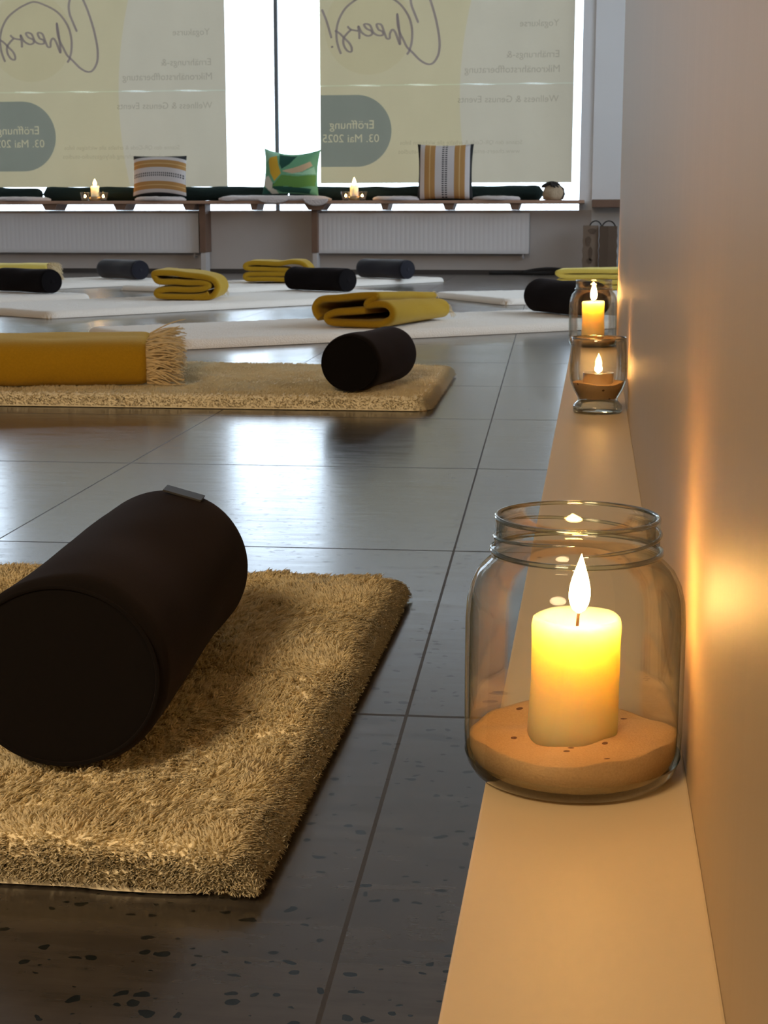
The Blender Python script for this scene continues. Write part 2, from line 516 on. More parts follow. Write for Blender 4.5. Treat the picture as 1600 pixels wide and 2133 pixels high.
def lettering(name, s, pxr, pxl, pybase, parent, mat, off, lift=0.003):
    """mirror-reading line of print: starts at pixel column pxr and runs to pxl on baseline pybase"""
    V, F = text_mesh(s, 0.1)
    x0, x1 = V[:, 0].min(), V[:, 0].max()
    XR, Z = pp(pxr, pybase); XLf, _ = pp(pxl, pybase)
    k = (XR - XLf) / (x1 - x0)
    P = [(XR + off[0] - (v[0] - x0) * k, YP - lift, Z + off[1] + v[1] * k) for v in V]
    return mesh_ob(name, P, F, mat, parent)


def pill_with_text(parent, off):
    """slate capsule whose two lines of print are left unprinted (pale)"""
    xr, zt = pp(816, 197); xl, zb = pp(669, 348)
    r = (zt - zb) / 2; zc = (zt + zb) / 2
    pts = [(xl, zb)] + [(xr - r + r * math.cos(a), zc + r * math.sin(a)) for a in [math.radians(-90 + i * 5) for i in range(37)]] + [(xl, zt)]
    P = [Vector(p) for p in pts]; E_ = [(i, (i + 1) % len(pts)) for i in range(len(pts))]
    tris = []
    for s, a, b, base in (('Eröffnung', 779, 687, 268), ('03. Mai 2025', 790, 673, 296)):
        V, F = text_mesh(s, 0.1, 0.0)
        x0, x1 = V[:, 0].min(), V[:, 0].max()
        XR, Z = pp(a, base); XLf, _ = pp(b, base); k = (XR - XLf) / (x1 - x0)
        Q = [Vector((XR - (v[0] - x0) * k, Z + v[1] * k)) for v in V]
        cnt = {}
        for f in F:
            for q in range(len(f)):
                e = tuple(sorted((f[q], f[(q + 1) % len(f)]))); cnt[e] = cnt.get(e, 0) + 1
            for q in range(1, len(f) - 1): tris.append((Q[f[0]], Q[f[q]], Q[f[q + 1]]))
        o = len(P); P += Q
        E_ += [(e[0] + o, e[1] + o) for e, c in cnt.items() if c == 1]
    vo, eo, fo, *_ = delaunay_2d_cdt(P, E_, [], 1, 1e-6)
    keep = []
    for f in fo:
        c = sum((vo[i] for i in f), Vector((0, 0))) / len(f)
        hit = False
        for A, B, D in tris:
            d1 = (B - A).cross(c - A); d2 = (D - B).cross(c - B); d3 = (A - D).cross(c - D)
            if (d1 > 0 and d2 > 0 and d3 > 0) or (d1 < 0 and d2 < 0 and d3 < 0): hit = True; break
        if not hit: keep.append(tuple(f))
    return mesh_ob('capsule_print', [(v.x + off[0], YP - 0.009, v.y + off[1]) for v in vo], keep, M['slate_film'], parent)


SCRIPT = [  # pen strokes of the big handwritten word, in photo pixels on the right-hand banner
    [(872, 48), (864, 28), (857, 8), (857, -14), (866, -34), (880, -34), (892, -12), (903, 20), (911, 52), (916, 86), (914, 112), (904, 130), (892, 134), (876, 126), (860, 110), (848, 98), (840, 82), (834, 70), (829, 52), (828, 28)],
    [(828, 28), (832, 60), (834, 92), (830, 84), (824, 68), (818, 62), (813, 70), (812, 80), (806, 80), (801, 68), (796, 54), (790, 50), (785, 52), (789, 62), (797, 66), (798, 73), (788, 74), (778, 68), (772, 54), (764, 50), (759, 52), (764, 60), (774, 65), (775, 72), (766, 75), (754, 68), (747, 55), (749, 70), (749, 82)],
    [(747, 65), (732, 62), (724, 55)],
    [(732, 62), (722, 72), (716, 82), (717, 95), (724, 106), (732, 108), (733, 100), (728, 90), (718, 80), (708, 70), (698, 64)],
    [(848, 114), (853, 106), (858, 88), (859, 64), (854, 40), (843, 20), (828, 4), (806, -8), (780, -16), (756, -8), (736, 4), (720, 18), (708, 38), (702, 60), (702, 82), (706, 100), (711, 113)],
    [(671, 20), (680, 42), (686, 62), (691, 80)],
    [(692, 96), (693, 100)],
]


def poster(label, off, shear):
    root = empty('window_banner', (0, 0, 0), label=label, cat='banner', group='printed banners hung in the shop window')
    xl, zb = pp(668, 382); xr, _ = pp(1191, 378)
    _, zf = pp(930, 176)
    zt = 2.45
    ny = 8

    def sheet(name, z0, z1, mat):
        V = []; F = []
        nx = 40
        for j in range(ny + 1):
            for i in range(nx + 1):
                x = xl + (xr - xl) * i / nx; z = z0 + (z1 - z0) * j / ny
                V.append((x + off[0], YP + 0.004 * math.sin(i * 0.7 + j * 0.3), z + off[1]))
        for j in range(ny):
            for i in range(nx):
                a = j * (nx + 1) + i; F.append((a, a + 1, a + nx + 2, a + nx + 1))
        o = mesh_ob(name, V, F, mat, root, True)
        return o
    sheet('lower_sheet', zb, zf - 0.0035, M['sheet'])
    sheet('upper_sheet', zf + 0.0035, zt, M['sheet'])
    mesh_ob('fold_line', [(xl + off[0], YP, zf + off[1] - 0.0035), (xr + off[0], YP, zf + off[1] - 0.0035), (xr + off[0], YP, zf + off[1] + 0.0035), (xl + off[0], YP, zf + off[1] + 0.0035)], [(0, 1, 2, 3)], M['sheet_fold'], root)
    # yellow print on the left side with a bowed right-hand border
    xb, _ = pp(958, 200); xb2, _ = pp(985, 200)
    top = zt
    edge = []
    for k in range(25):
        z = zb + (top - zb) * k / 24
        t = (z - (zb + 0.62)) / 0.75
        edge.append((xb + 0.10 * t * t, z))
    V = [(xl + off[0], YP - 0.0065, zb + off[1]), (xl + off[0], YP - 0.0065, top + off[1])]
    pts = [(xl, zb)] + [(min(x, xr), z) for x, z in edge] + [(xl, top)]
    V = [(x + off[0], YP - 0.0065, z + off[1]) for x, z in pts]
    mesh_ob('yellow_print', V, [tuple(range(len(V)))], M['yellow_film'], root)
    cxp, czp = pp(768, 60); r = pp(860, 60)[0] - cxp
    V = [(cxp + r * math.cos(a) + off[0], YP - 0.008, czp + r * math.sin(a) + off[1]) for a in [2 * math.pi * i / 48 for i in range(48)]]
    mesh_ob('pale_disc', V, [tuple(range(48))], M['pale_film'], root)
    # handwriting
    bm = bmesh.new()
    for st in SCRIPT:
        P = catmull([Vector((pp(a, b)[0] + off[0], 0, pp(a, b)[1] + off[1])) for a, b in st], 6)
        prev = None
        n = len(P)
        for i, p in enumerate(P):
            d = (P[min(i + 1, n - 1)] - P[max(i - 1, 0)])
            if d.length < 1e-6: d = Vector((1, 0, 0))
            d.normalize()
            w = 0.0058 + 0.0030 * abs(d.z)
            nn = Vector((-d.z, 0, d.x)) * w
            if i in (0, n - 1): nn *= 0.6
            a = bm.verts.new((p.x + nn.x, YP - 0.011, p.z + nn.z)); b = bm.verts.new((p.x - nn.x, YP - 0.011, p.z - nn.z))
            if prev: bm.faces.new((prev[0], a, b, prev[1]))
            prev = (a, b)
    bm_ob('handwriting', bm, M['script_film'], root)
    pill_with_text(root, off)
    for s, a, b, base in (('Yogakurse', 1165, 1083, 54), ('Ernährungs-&', 1165, 1055, 119), ('Mikronährstoffberatung', 1166, 968, 150), ('Wellness & Genuss Events', 1164, 954, 212)):
        lettering('lettering', s, a, b, base, root, M['ink_film'], off, 0.0095)
    for s, a, b, base in (('Scanne den QR-Code & erhalte alle wichtigen Infos', 1088, 834, 300), ('www.cheers-ernaehrung.de/yogastudio-studios', 1083, 830, 319)):
        lettering('small_lettering', s, a, b, base, root, M['ink_faint'], off, 0.0095)
    return root


poster('translucent printed banner in the window, behind the vertically striped pillow', (0, 0), 0)
poster('translucent printed banner in the window, behind the horizontally striped pillow', (-2.545, -0.022), 0)

# ------------------------------------------------------------------ radiators and bench under the window
def radiator(x0, x1, z0, z1, label):
    r = empty('radiator', ((x0 + x1) / 2, YW - 0.11, z0), label=label, cat='radiator', group='white panel radiators below the bench')
    w = (x1 - x0) / 2; h = z1 - z0
    n = int((x1 - x0) / 0.033) * 6
    V = []; F = []
    rows = [0, 0.012, 0.03, h * 0.5, h - 0.03, h - 0.012, h]
    for j, z in enumerate(rows):
        for i in range(n + 1):
            x = -w + 2 * w * i / n
            d = 0.0012 * max(0, math.sin(2 * math.pi * i / 6)) if 2 <= j <= 4 else 0.0
            V.append((x, (0.004 if j in (0, len(rows) - 1) else 0) + d, z))
    for j in range(len(rows) - 1):
        for i in range(n):
            a = j * (n + 1) + i; F.append((a, a + 1, a + n + 2, a + n + 1))
    mesh_ob('front_panel', V, F, M['radiator'], r, True)
    box('water_panel', -w, w, 0.0085, 0.02, 0, h, M['radiator'], r, 0.002)
    box('back_panel', -w, w, 0.07, 0.085, 0, h, M['radiator'], r, 0.002)
    box('side_cover', -w - 0.003, -w, 0.0, 0.085, 0, h, M['radiator'], r)
    box('side_cover', w, w + 0.003, 0, 0.085, 0, h, M['radiator'], r)
    bm = bmesh.new()
    k = int(2 * w / 0.02)
    for i in range(k):
        add_box(bm, -w + i * 0.02, -w + i * 0.02 + 0.008, 0.02, 0.07, h - 0.006, h - 0.002)
    bm_ob('top_grille', bm, M['radiator_grille'], r)
    bm = bmesh.new()
    tube(bm, [(w - 0.04, 0.04, 0.005), (w - 0.04, 0.04, -0.03), (w - 0.04, 0.1005, -0.03)], 0.008)
    bm_ob('supply_pipe', bm, M['radiator'], r, True)
    for x in (-w * 0.7, w * 0.7): box('wall_bracket', x - 0.015, x + 0.015, 0.0855, 0.1095, h * 0.2, h * 0.9, M['radiator'], r)
    return r


radiator(-4.60, -2.885, 0.145, 0.432, 'white panel radiator under the left half of the bench, running out of the frame')
radiator(-2.005, -0.475, 0.145, 0.432, 'white panel radiator under the right half of the bench')

BY0, BY1, BZ = 10.98, 11.42, 0.519           # bench front, back, seat height
bench = empty('window_bench', (-2.4, 11.1, 0.0), label='long brown wooden bench running along the shop window', cat='bench')


def bx(px, Y=11.05, py=425): return at(px, py, Y).x


box('seat_board', -4.9 + 2.4, -0.085 + 2.4, BY0 - 11.1, BY1 - 11.1, BZ - 0.022, BZ, M['wood'], bench, 0.004)
box('end_board', -0.032 + 2.4, 2.3 + 0.8, BY0 - 11.1 + 0.02, 11.238 - 11.1, BZ - 0.05, BZ + 0.004, M['wood_dark'], bench, 0.004)
for a, b in ((-90, -45), (92, 124), (240, 268), (384, 410), (524, 540), (636, 682), (795, 812), (924, 948), (1062, 1085)):
    xa, xb = bx(a), bx(b); z1 = BZ - 0.022; z0 = 0.4525
    t = 0.2
    w = xb - xa
    V = []
    for y in (11.0 - 11.1, 11.235 - 11.1):
        V += [(xa + w * t + 2.4, y, z0), (xb - w * t + 2.4, y, z0), (xb + 2.4, y, z1), (xa + 2.4, y, z1)]
    mesh_ob('support_bracket', V, [(3, 2, 1, 0), (4, 5, 6, 7), (0, 1, 5, 4), (1, 2, 6, 5), (2, 3, 7, 6), (3, 0, 4, 7)], M['wood_dark'], bench)
for a, b in ((412, 425), (647, 659)):
    box('bench_leg', bx(a) + 2.4, bx(b) + 2.4, -0.02, 0.145, 0.15, 0.4975, M['wood_dark'], bench, 0.003)
    box('bench_foot', bx(a) + 2.4 + 0.004, bx(b) + 2.4 - 0.004, -0.01, 0.11, 0.0, 0.15, M['wall_low'], bench, 0.003)


def cushion_roll(x0, x1, label, seed, r=0.052):
    n = 60; m = 20
    rng = np.random.RandomState(seed)
    V = []; F = []
    L = x1 - x0
    for i in range(n + 1):
        t = i / n; x = -L / 2 + L * t
        e = min(1, min(t, 1 - t) * L / 0.05)
        s = math.sqrt(max(0.03, 1 - (1 - e) ** 2))
        for k in range(m):
            a = 2 * math.pi * k / m
            q = float(vnoise(np.array([x * 7 + seed]), np.array([k * 0.8 + 3.3]), seed)[0]) * 0.008
            V.append((x, (r * 1.25 + q) * s * math.cos(a), r + (r + q) * s * math.sin(a)))
    for i in range(n):
        for k in range(m):
            F.append((i * m + k, i * m + (k + 1) % m, (i + 1) * m + (k + 1) % m, (i + 1) * m + k))
    F.append(tuple(range(m))[::-1]); F.append(tuple(n * m + k for k in range(m)))
    o = mesh_ob('back_cushion', V, F, M['green_velvet'], None, True)
    o.location = ((x0 + x1) / 2, 11.33, BZ + 0.0005)
    tag(o, label, 'cushion', 'dark green back cushions along the window')


cushion_roll(at(-190, 400, 11.33).x, at(89, 400, 11.33).x, 'dark green long cushion on the bench, leftmost of the row against the glass', 1)
cushion_roll(at(91, 400, 11.33).x, at(600, 400, 11.33).x, 'dark green long cushion against the glass behind the horizontally striped pillow', 2)
cushion_roll(at(603, 400, 11.33).x, at(1133, 400, 11.33).x, 'dark green long cushion against the glass behind the vertically striped pillow', 3)


def seat_pad(x0, x1, label, sag=0.0, th=0.03, dz=0.0, yc=11.12, seed=0):
    n = 40; m = 14
    V = []; F = []
    a = (x1 - x0) / 2; b = 0.17 if sag == 0 else 0.165
    rings = [0.0, 0.3, 0.6, 0.8, 0.92, 1.0, 1.0, 0.92]
    hs = [1, 1.0, 1.0, 0.95, 0.8, 0.5, 0.12, 0.0]
    for j, (rr, h) in enumerate(zip(rings, hs)):
        for i in range(n):
            t = 2 * math.pi * i / n
            c, s = math.cos(t), math.sin(t)
            pw = 0.6 if sag else 1.0
            cx_, sy_ = math.copysign(abs(c) ** pw, c), math.copysign(abs(s) ** pw, s)
            q = float(vnoise(np.array([i * 0.7 + seed * 9]), np.array([j * 1.3]), 5 + seed)[0])
            x = a * rr * cx_; y = b * rr * sy_ * (1 + 0.04 * q)
            z = th * h + (0.004 * q if 0 < j < 6 else 0)
            V.append((x, y, max(z, 0.0)))
    for j in range(len(rings) - 1):
        for i in range(n):
            F.append((j * n + i, j * n + (i + 1) % n, (j + 1) * n + (i + 1) % n, (j + 1) * n + i))
    F.append(tuple(range(n))); F.append(tuple((len(rings) - 1) * n + i for i in range(n))[::-1])
    o = mesh_ob('seat_pad' if not sag else 'sheepskin_throw', V, F, M['pad'], None, True)
    o.location = ((x0 + x1) / 2, yc, BZ + dz)
    return tag(o, label, 'seat pad' if not sag else 'sheepskin')


G1 = 'pale round seat pads on the bench'
for a, b, l, s in ((-8, 102, 'pale round seat pad at the left photo edge, left of the bench candle', 1),
                   (281, 385, 'pale round seat pad under the horizontally striped pillow', 2),
                   (776, 874, 'pale round seat pad left of the vertically striped pillow', 3),
                   (984, 1084, 'pale round seat pad right of the vertically striped pillow', 4)):
    tag(seat_pad(at(a, 412, 11.1).x, at(b, 412, 11.1).x, l, seed=s), group=G1)
# sheepskin hangs a little over the front edge
sk = seat_pad(at(456, 412, 11.1).x, at(688, 412, 11.1).x, 'pale grey-white sheepskin spread on the bench under the green leaf pillow', 1, 0.036, 0.0, 11.13, seed=6)
me = sk.data
for v in me.vertices:
    wx, wy = v.co.x, v.co.y
    if wy < -0.155:
        lobes = max(0.0, math.sin(wx * 16 + 1.0)) * 0.7 + max(0, math.sin(wx * 7 - 1.8)) * 0.5
        v.co.z -= 0.0
        v.co.y -= 0.012
for c, w, h in ((0.02, 0.11, 0.032), (0.33, 0.09, 0.05), (-0.3, 0.06, 0.015)):
    bm = bmesh.new()
    V = []
    for k in range(13):
        t = math.pi * k / 12
        V.append((c + w * math.cos(t), -h * math.sin(t) + 0.012))
    fr = [bm.verts.new((x, -0.186, z)) for x, z in V]
    bk = [bm.verts.new((x, -0.1585, z)) for x, z in V]
    bm.faces.new(fr[::-1]); bm.faces.new(bk)
    for k in range(13):
        bm.faces.new((fr[k], fr[(k + 1) % 13], bk[(k + 1) % 13], bk[k]))
    hang = bm_ob('hanging_flap', bm, M['pad'], sk)
    hang.modifiers.new('soft', 'BEVEL').width = 0.006


# ------------------------------------------------------------------ pillows
def pillow(name, w, h, T, mat, parent_loc, rz, lean, label, colorfn=None, pin=0.07, sag=0.0):
    root = empty(name, parent_loc, rz, label, 'pillow')
    n = 100 if colorfn else 44
    V = []; cols = []
    for side in (-1, 1):
        for j in range(n + 1):
            for i in range(n + 1):
                u = -1 + 2 * i / n; v = -1 + 2 * j / n
                bulge = ((1 - u ** 4) * (1 - v ** 4)) ** 0.55
                x = u * w / 2 * (1 - pin * (1 - v * v))
                z = v * h / 2 * (1 - pin * (1 - u * u)) - sag * (1 - u * u) * max(0, v)
                V.append((x, side * T * (bulge * 0.94 + 0.0), z + h / 2))
                cols.append(colorfn(u, v) if colorfn else (1, 1, 1))
    N = (n + 1) ** 2
    F = []
    for side in (0, 1):
        for j in range(n):
            for i in range(n):
                a = side * N + j * (n + 1) + i
                q = (a, a + 1, a + n + 2, a + n + 1)
                F.append(q if side == 0 else q[::-1])
    o = mesh_ob('cover', V, F, mat, root, True)
    if colorfn:
        ca = o.data.color_attributes.new('print', 'FLOAT_COLOR', 'POINT')
        ca.data.foreach_set('color', np.array([(*c, 1) for c in cols], dtype=np.float32).ravel())
    o.rotation_euler = (lean, 0, 0)
    bmw = bmesh.new(bmesh.new() and 0) if False else None
    bm = bmesh.new(); bm.from_mesh(o.data); bmesh.ops.remove_doubles(bm, verts=bm.verts, dist=0.0004); bm.to_mesh(o.data); bm.free()
    o.data.polygons.foreach_set('use_smooth', [True] * len(o.data.polygons))
    return root, o


def stripe_mat(name, axis):
    g = NT(name)
    tc = g.n('ShaderNodeTexCoord')
    s = g.n('ShaderNodeSeparateXYZ', i_Vector=tc.outputs['Object'])
    main = s.outputs[axis]; other = s.outputs[0 if axis == 2 else 2]
    if axis == 2: v = g.math('DIVIDE', g.math('SUBTRACT', g.math('MULTIPLY_ADD', g.math('MULTIPLY', other, other), 0.55, main), 0.152), 0.146)
    else: v = g.math('DIVIDE', main, 0.20)
    av = g.math('ABSOLUTE', v)
    cr = g.n('ShaderNodeValToRGB', i_Fac=g.math('MULTIPLY', av, 0.98)); r = cr.color_ramp; r.interpolation = 'CONSTANT'
    W_, O_, OL, K_ = (0.70, 0.64, 0.62, 1), (0.52, 0.27, 0.085, 1), (0.72, 0.48, 0.22, 1), (0.02, 0.02, 0.022, 1)
    e = r.elements; e[0].position = 0; e[0].color = W_; e[1].position = 0.33; e[1].color = O_
    for p, c in ((0.50, OL), (0.535, O_), (0.70, W_), (0.80, W_), (0.86, K_)):
        q = e.new(p); q.color = c
    # woven ladder line through the middle
    mid = g.math('LESS_THAN', av, 0.095)
    zig = g.math('GREATER_THAN', g.math('SINE', g.math('MULTIPLY', other, 420.0)), -0.25)
    two = g.math('GREATER_THAN', av, 0.025)
    lad = g.math('MULTIPLY', mid, g.math('MAXIMUM', g.math('MULTIPLY', zig, two), g.math('MULTIPLY', zig, 0.3)))
    col = g.mix(lad, cr.outputs[0], (0.05, 0.045, 0.05))
    b = g.n('ShaderNodeBump', i_Strength=0.5, i_Distance=0.003, i_Height=g.math('SINE', g.math('MULTIPLY', main, 700.0)))
    p = g.n('ShaderNodeBsdfPrincipled', i_Base_Color=col, i_Roughness=0.9, i_Normal=b)
    return g.finish(p)


def corner_trim(root, spots, mat, lean):
    bm = bmesh.new()
    for x, z, s in spots:
        bmesh.ops.create_icosphere(bm, subdivisions=2, radius=s, matrix=Matrix.Translation((x, 0, z)) @ Matrix.Diagonal((1, 0.8, 1, 1)))
    o = bm_ob('corner_trim', bm, mat, root, True); o.rotation_euler = (lean, 0, 0)


xa, xb = at(274, 412, 11.12).x, at(389, 412, 11.12).x
r1, _ = pillow('striped_pillow', 0.400, 0.292, 0.085, stripe_mat('ochre_white_stripes', 2), ((xa + xb) / 2, 11.14, BZ + 0.033), 0.0, -0.12,
               'pillow with horizontal ochre and white stripes on a pale seat pad, beside the left candle', None, 0.03)
r1.children[0].scale = (1, 1, 1)
xa, xb = at(871, 412, 11.10).x, at(983, 412, 11.10).x
r2, _ = pillow('striped_pillow', 0.400, 0.392, 0.075, stripe_mat('ochre_white_stripes_upright', 0), ((xa + xb) / 2, 11.10, BZ + 0.002), 0.0, -0.1,
               'pillow with vertical ochre and white stripes and black side borders, right part of the bench', None, 0.06)


def leaf_print(u, v):
    def inside(poly):
        c = False; j = len(poly) - 1
        for i in range(len(poly)):
            xi, yi = poly[i]; xj, yj = poly[j]
            if (yi > v) != (yj > v) and u < (xj - xi) * (v - yi) / (yj - yi) + xi: c = not c
            j = i
        return c
    green, pale, dark, mid, yel, blush = (0.16, 0.40, 0.22), (0.34, 0.62, 0.42), (0.012, 0.08, 0.055), (0.12, 0.28, 0.055), (0.72, 0.42, 0.03), (0.62, 0.45, 0.28)
    if inside([(-1, 1), (-0.45, 1), (-0.4, 0.8), (-0.75, 0.6), (-1, 0.2)]): return pale
    if inside([(-0.75, 0.72), (-0.5, 0.78), (-0.42, 0.2), (-0.32, -0.15), (-0.55, -0.5), (-0.75, -0.1), (-0.82, 0.4)]): return yel
    if inside([(-0.4, 0.85), (0.25, 0.8), (0.0, 0.35), (-0.3, 0.05), (-0.38, 0.3)]): return dark
    if inside([(-0.3, -0.05), (0.2, 0.15), (0.75, 0.45), (0.85, 0.25), (0.5, -0.05), (0.1, -0.15)]): return blush
    if inside([(-0.1, -0.16), (0.5, -0.08), (0.9, 0.2), (0.98, -0.1), (0.5, -0.2)]): return pale
    if inside([(-0.62, -0.72), (-0.3, -0.22), (0.3, -0.28), (0.98, -0.14), (0.95, -0.62), (0.3, -0.78), (-0.2, -0.72)]): return mid
    if inside([(-0.6, -0.62), (-0.45, -0.55), (-0.2, -0.75), (0.8, -0.78), (0.7, -0.98), (-0.3, -0.96), (-0.62, -0.8)]): return dark
    if inside([(-0.95, -0.3), (-0.8, -0.25), (-0.55, -0.7), (-0.4, -1), (-0.65, -1), (-0.98, -0.6)]): return (0.66, 0.62, 0.5)
    if inside([(-1, -0.7), (-0.7, -0.85), (-0.6, -1), (-1, -1)]): return dark
    return green


g = NT('leaf_print_cotton')
at_ = g.n('ShaderNodeAttribute', attribute_name='print')
M['leaf'] = g.finish(g.n('ShaderNodeBsdfPrincipled', i_Base_Color=at_.outputs['Color'], i_Roughness=0.85))
xa, xb = at(543, 412, 11.12).x, at(666, 412, 11.12).x
r3, o3 = pillow('leaf_pillow', 0.415, 0.335, 0.085, M['leaf'], ((xa + xb) / 2, 11.13, BZ + 0.038), 0.0, -0.15,
                'green pillow with a tropical leaf print, yellow and blush leaves, on the sheepskin', leaf_print, 0.08, 0.03)
o3.rotation_euler = (-0.15, 0.03, 0)


# ------------------------------------------------------------------ candles, jars
def flame_mesh(h, r, name='flame'):
    prof = []
    for k in range(13):
        t = k / 12
        rr = r * (math.sin(math.pi * min(1, t * 1.0) ** 0.62)) if t < 1 else 0
        prof.append((max(rr, 0.00005), h * t))
    return prof


def candle(loc, r, h, label, r_f=0.0045, h_f=0.026, mat=None, lean=(0, 0), big=True, group=None, nm='pillar_candle', fm=None):
    c = empty(nm, loc, 0, label, 'candle', group)
    c.rotation_euler = (lean[0], lean[1], 0)
    prof = [(r * 0.96, 0.0), (r * 1.03, 0.001), (r * 1.03, h * 0.2), (r * 1.0, h * 0.5), (r * 1.0, h * 0.8), (r * 1.01, h - 0.004), (r * 0.985, h - 0.001), (r * 0.93, h), (r * 0.85, h - 0.0012), (r * 0.6, h - 0.004), (r * 0.3, h - 0.0055), (r * 0.08, h - 0.0058)]

    def wob(a, rr, z):
        q = 0.0009 * math.sin(a * 2 + 1) + 0.0005 * math.sin(a * 5 + z * 60)
        return rr + q * rr / r, z + (0.0006 * math.sin(a + 1) if z > h * 0.9 else 0)
    body = lathe('wax_body', prof, mat or M['wax'], c, 48, True, wob, True, True)
    bm = bmesh.new(); tube(bm, [(0, 0, h - 0.006), (0.0002, 0, h - 0.001), (0.0008, 0, h + 0.004)], 0.0008, 6)
    bm_ob('wick', bm, M['wick'], body)
    f = lathe('flame', flame_mesh(h_f, r_f), fm or FLAME, c, 20, True)
    f.location = (0.0004, 0, h + 0.001)
    return c


def jar_profile(H=0.130, R=0.0537):
    """wall of a screw top preserving jar, outer skin then inner skin"""
    out = [(0.030, 0.0028), (0.040, 0.0008), (0.0445, 0.0004), (0.0485, 0.002), (0.0515, 0.006), (0.0532, 0.012), (R, 0.022), (R, 0.060), (R * 0.998, 0.078),
           (R * 0.985, 0.088), (R * 0.95, 0.096), (R * 0.89, 0.1025), (R * 0.82, 0.1065), (0.0412, 0.109), (0.0405, 0.1105),
           (0.0418, 0.1118), (0.0421, 0.1130), (0.0414, 0.1142), (0.0400, 0.1152), (0.0398, 0.1265), (0.0402, 0.1280), (0.0401, 0.1294), (0.0392, 0.1300)]
    return out


def jar(loc, label, s=1.0, threads=True):
    j = empty('glass_jar', loc, 0.6, label, 'jar')
    pr = [(r * s, z * s) for r, z in jar_profile()]
    body = pr[3:]
    jw = lathe('jar_wall', body, M['glass'], j, 96, True)
    inner = [(max(r - 0.0022 * s, 0.01), z) for r, z in body if z > 0.004 * s] + [body[-1]]
    lathe('inner_wall', inner, M['glass_in'], j, 96, True)
    # thick greenish foot and rolled lip
    foot = [(0.004 * s, 0.0032 * s), (0.030 * s, 0.0028 * s), (0.040 * s, 0.0012 * s), (0.0445 * s, 0.0), (0.0490 * s, 0.0018 * s), (0.0519 * s, 0.0062 * s), (0.0534 * s, 0.0110 * s)]
    lathe('jar_foot', foot, M['glass_thick'], j, 96, True)
    R, zz, t = 0.0392 * s, 0.1290 * s, 0.0011 * s
    lathe('jar_lip', [(R + t * math.cos(a), zz + t * math.sin(a)) for a in [2 * math.pi * k / 10 for k in range(11)]], M['glass_thick'], j, 96, True)
    for zz, R in ((0.1128 * s, 0.0410 * s),):
        lathe('neck_bead', [(R + 1.3 * t * math.cos(a), zz + 1.2 * t * math.sin(a)) for a in [2 * math.pi * k / 10 for k in range(11)]], M['glass_thick'], jw, 96, True)
    if threads:
        for k0 in range(3):
            bm = bmesh.new()
            pts = []
            for i in range(31):
                t_ = i / 30
                a = k0 * 2.094 + t_ * 2.0
                pts.append((0.0402 * s * math.cos(a), 0.0402 * s * math.sin(a), (0.1178 + 0.0052 * t_) * s))
            tube(bm, pts, 0.0009 * s, 8, taper=lambda t: 0.25 + 0.75 * min(1, 6 * min(t, 1 - t)))
            bm_ob('lid_thread', bm, M['glass_thick'], jw, True)
    return j


def sand(loc, R, z_level, label, rfoot=0.046, amp=0.0022, seed=0, prof_low=None):
    n = 96; rings = 26
    V = []; F = []
    def lev(x, y):
        q = vnoise(np.array([x * 60 + 9 + seed]), np.array([y * 60 + 4]), 7 + seed)[0] * amp
        q += vnoise(np.array([x * 25 + 2 + seed]), np.array([y * 25 + 1]), 3 + seed)[0] * amp * 1.2
        return z_level + q
    low = prof_low or [(0.005, 0.0052), (rfoot, 0.0048), (0.0490, 0.0085), (0.0508, 0.0130)]
    for k in range(1, rings + 1):
        rr = R * k / rings
        for i in range(n):
            a = 2 * math.pi * i / n
            x, y = rr * math.cos(a), rr * math.sin(a)
            V.append((x, y, lev(x, y)))
    for k in range(rings - 1):
        for i in range(n):
            F.append((k * n + i, k * n + (i + 1) % n, (k + 1) * n + (i + 1) % n, (k + 1) * n + i))
    F.append(tuple(range(n))[::-1])
    last = (rings - 1) * n
    for (rr, zz) in low[::-1]:
        b = len(V)
        for i in range(n):
            a = 2 * math.pi * i / n
            V.append((rr * math.cos(a), rr * math.sin(a), zz))
        for i in range(n):
            F.append((last + i, last + (i + 1) % n, b + (i + 1) % n, b + i))
        last = b
    F.append(tuple(last + i for i in range(n)))
    o = mesh_ob('sand', V, F, M['sand'], None, True)
    o.location = loc
    return tag(o, label, 'sand', kind='stuff')


LZ = 0.1005
J1 = (-0.0055, 0.737, LZ)
jar(J1, 'large clear screw-neck glass jar in the foreground on the white ledge')
sand(J1, 0.0510, 0.021, 'ochre sand with dark grains in the large foreground jar', seed=1)
candle((J1[0] - 0.0005, J1[1] - 0.001, LZ + 0.0145), 0.0208, 0.0655, 'thick lit cream pillar candle standing in sand in the foreground jar', 0.0052, 0.030, lean=(0, math.radians(1.6)))
J2 = (-0.0015, 3.430, LZ)
jar(J2, 'clear screw-neck jar at the far end of the ledge, behind the tealight glass', 1.0, False).scale = (0.985, 0.985, 1.11)
sand(J2, 0.0500, 0.019, 'sand in the farthest jar on the ledge', seed=2)
candle((J2[0], J2[1], LZ + 0.013), 0.0235, 0.0855, 'lit cream pillar candle in the farthest jar on the ledge', 0.0072, 0.040)

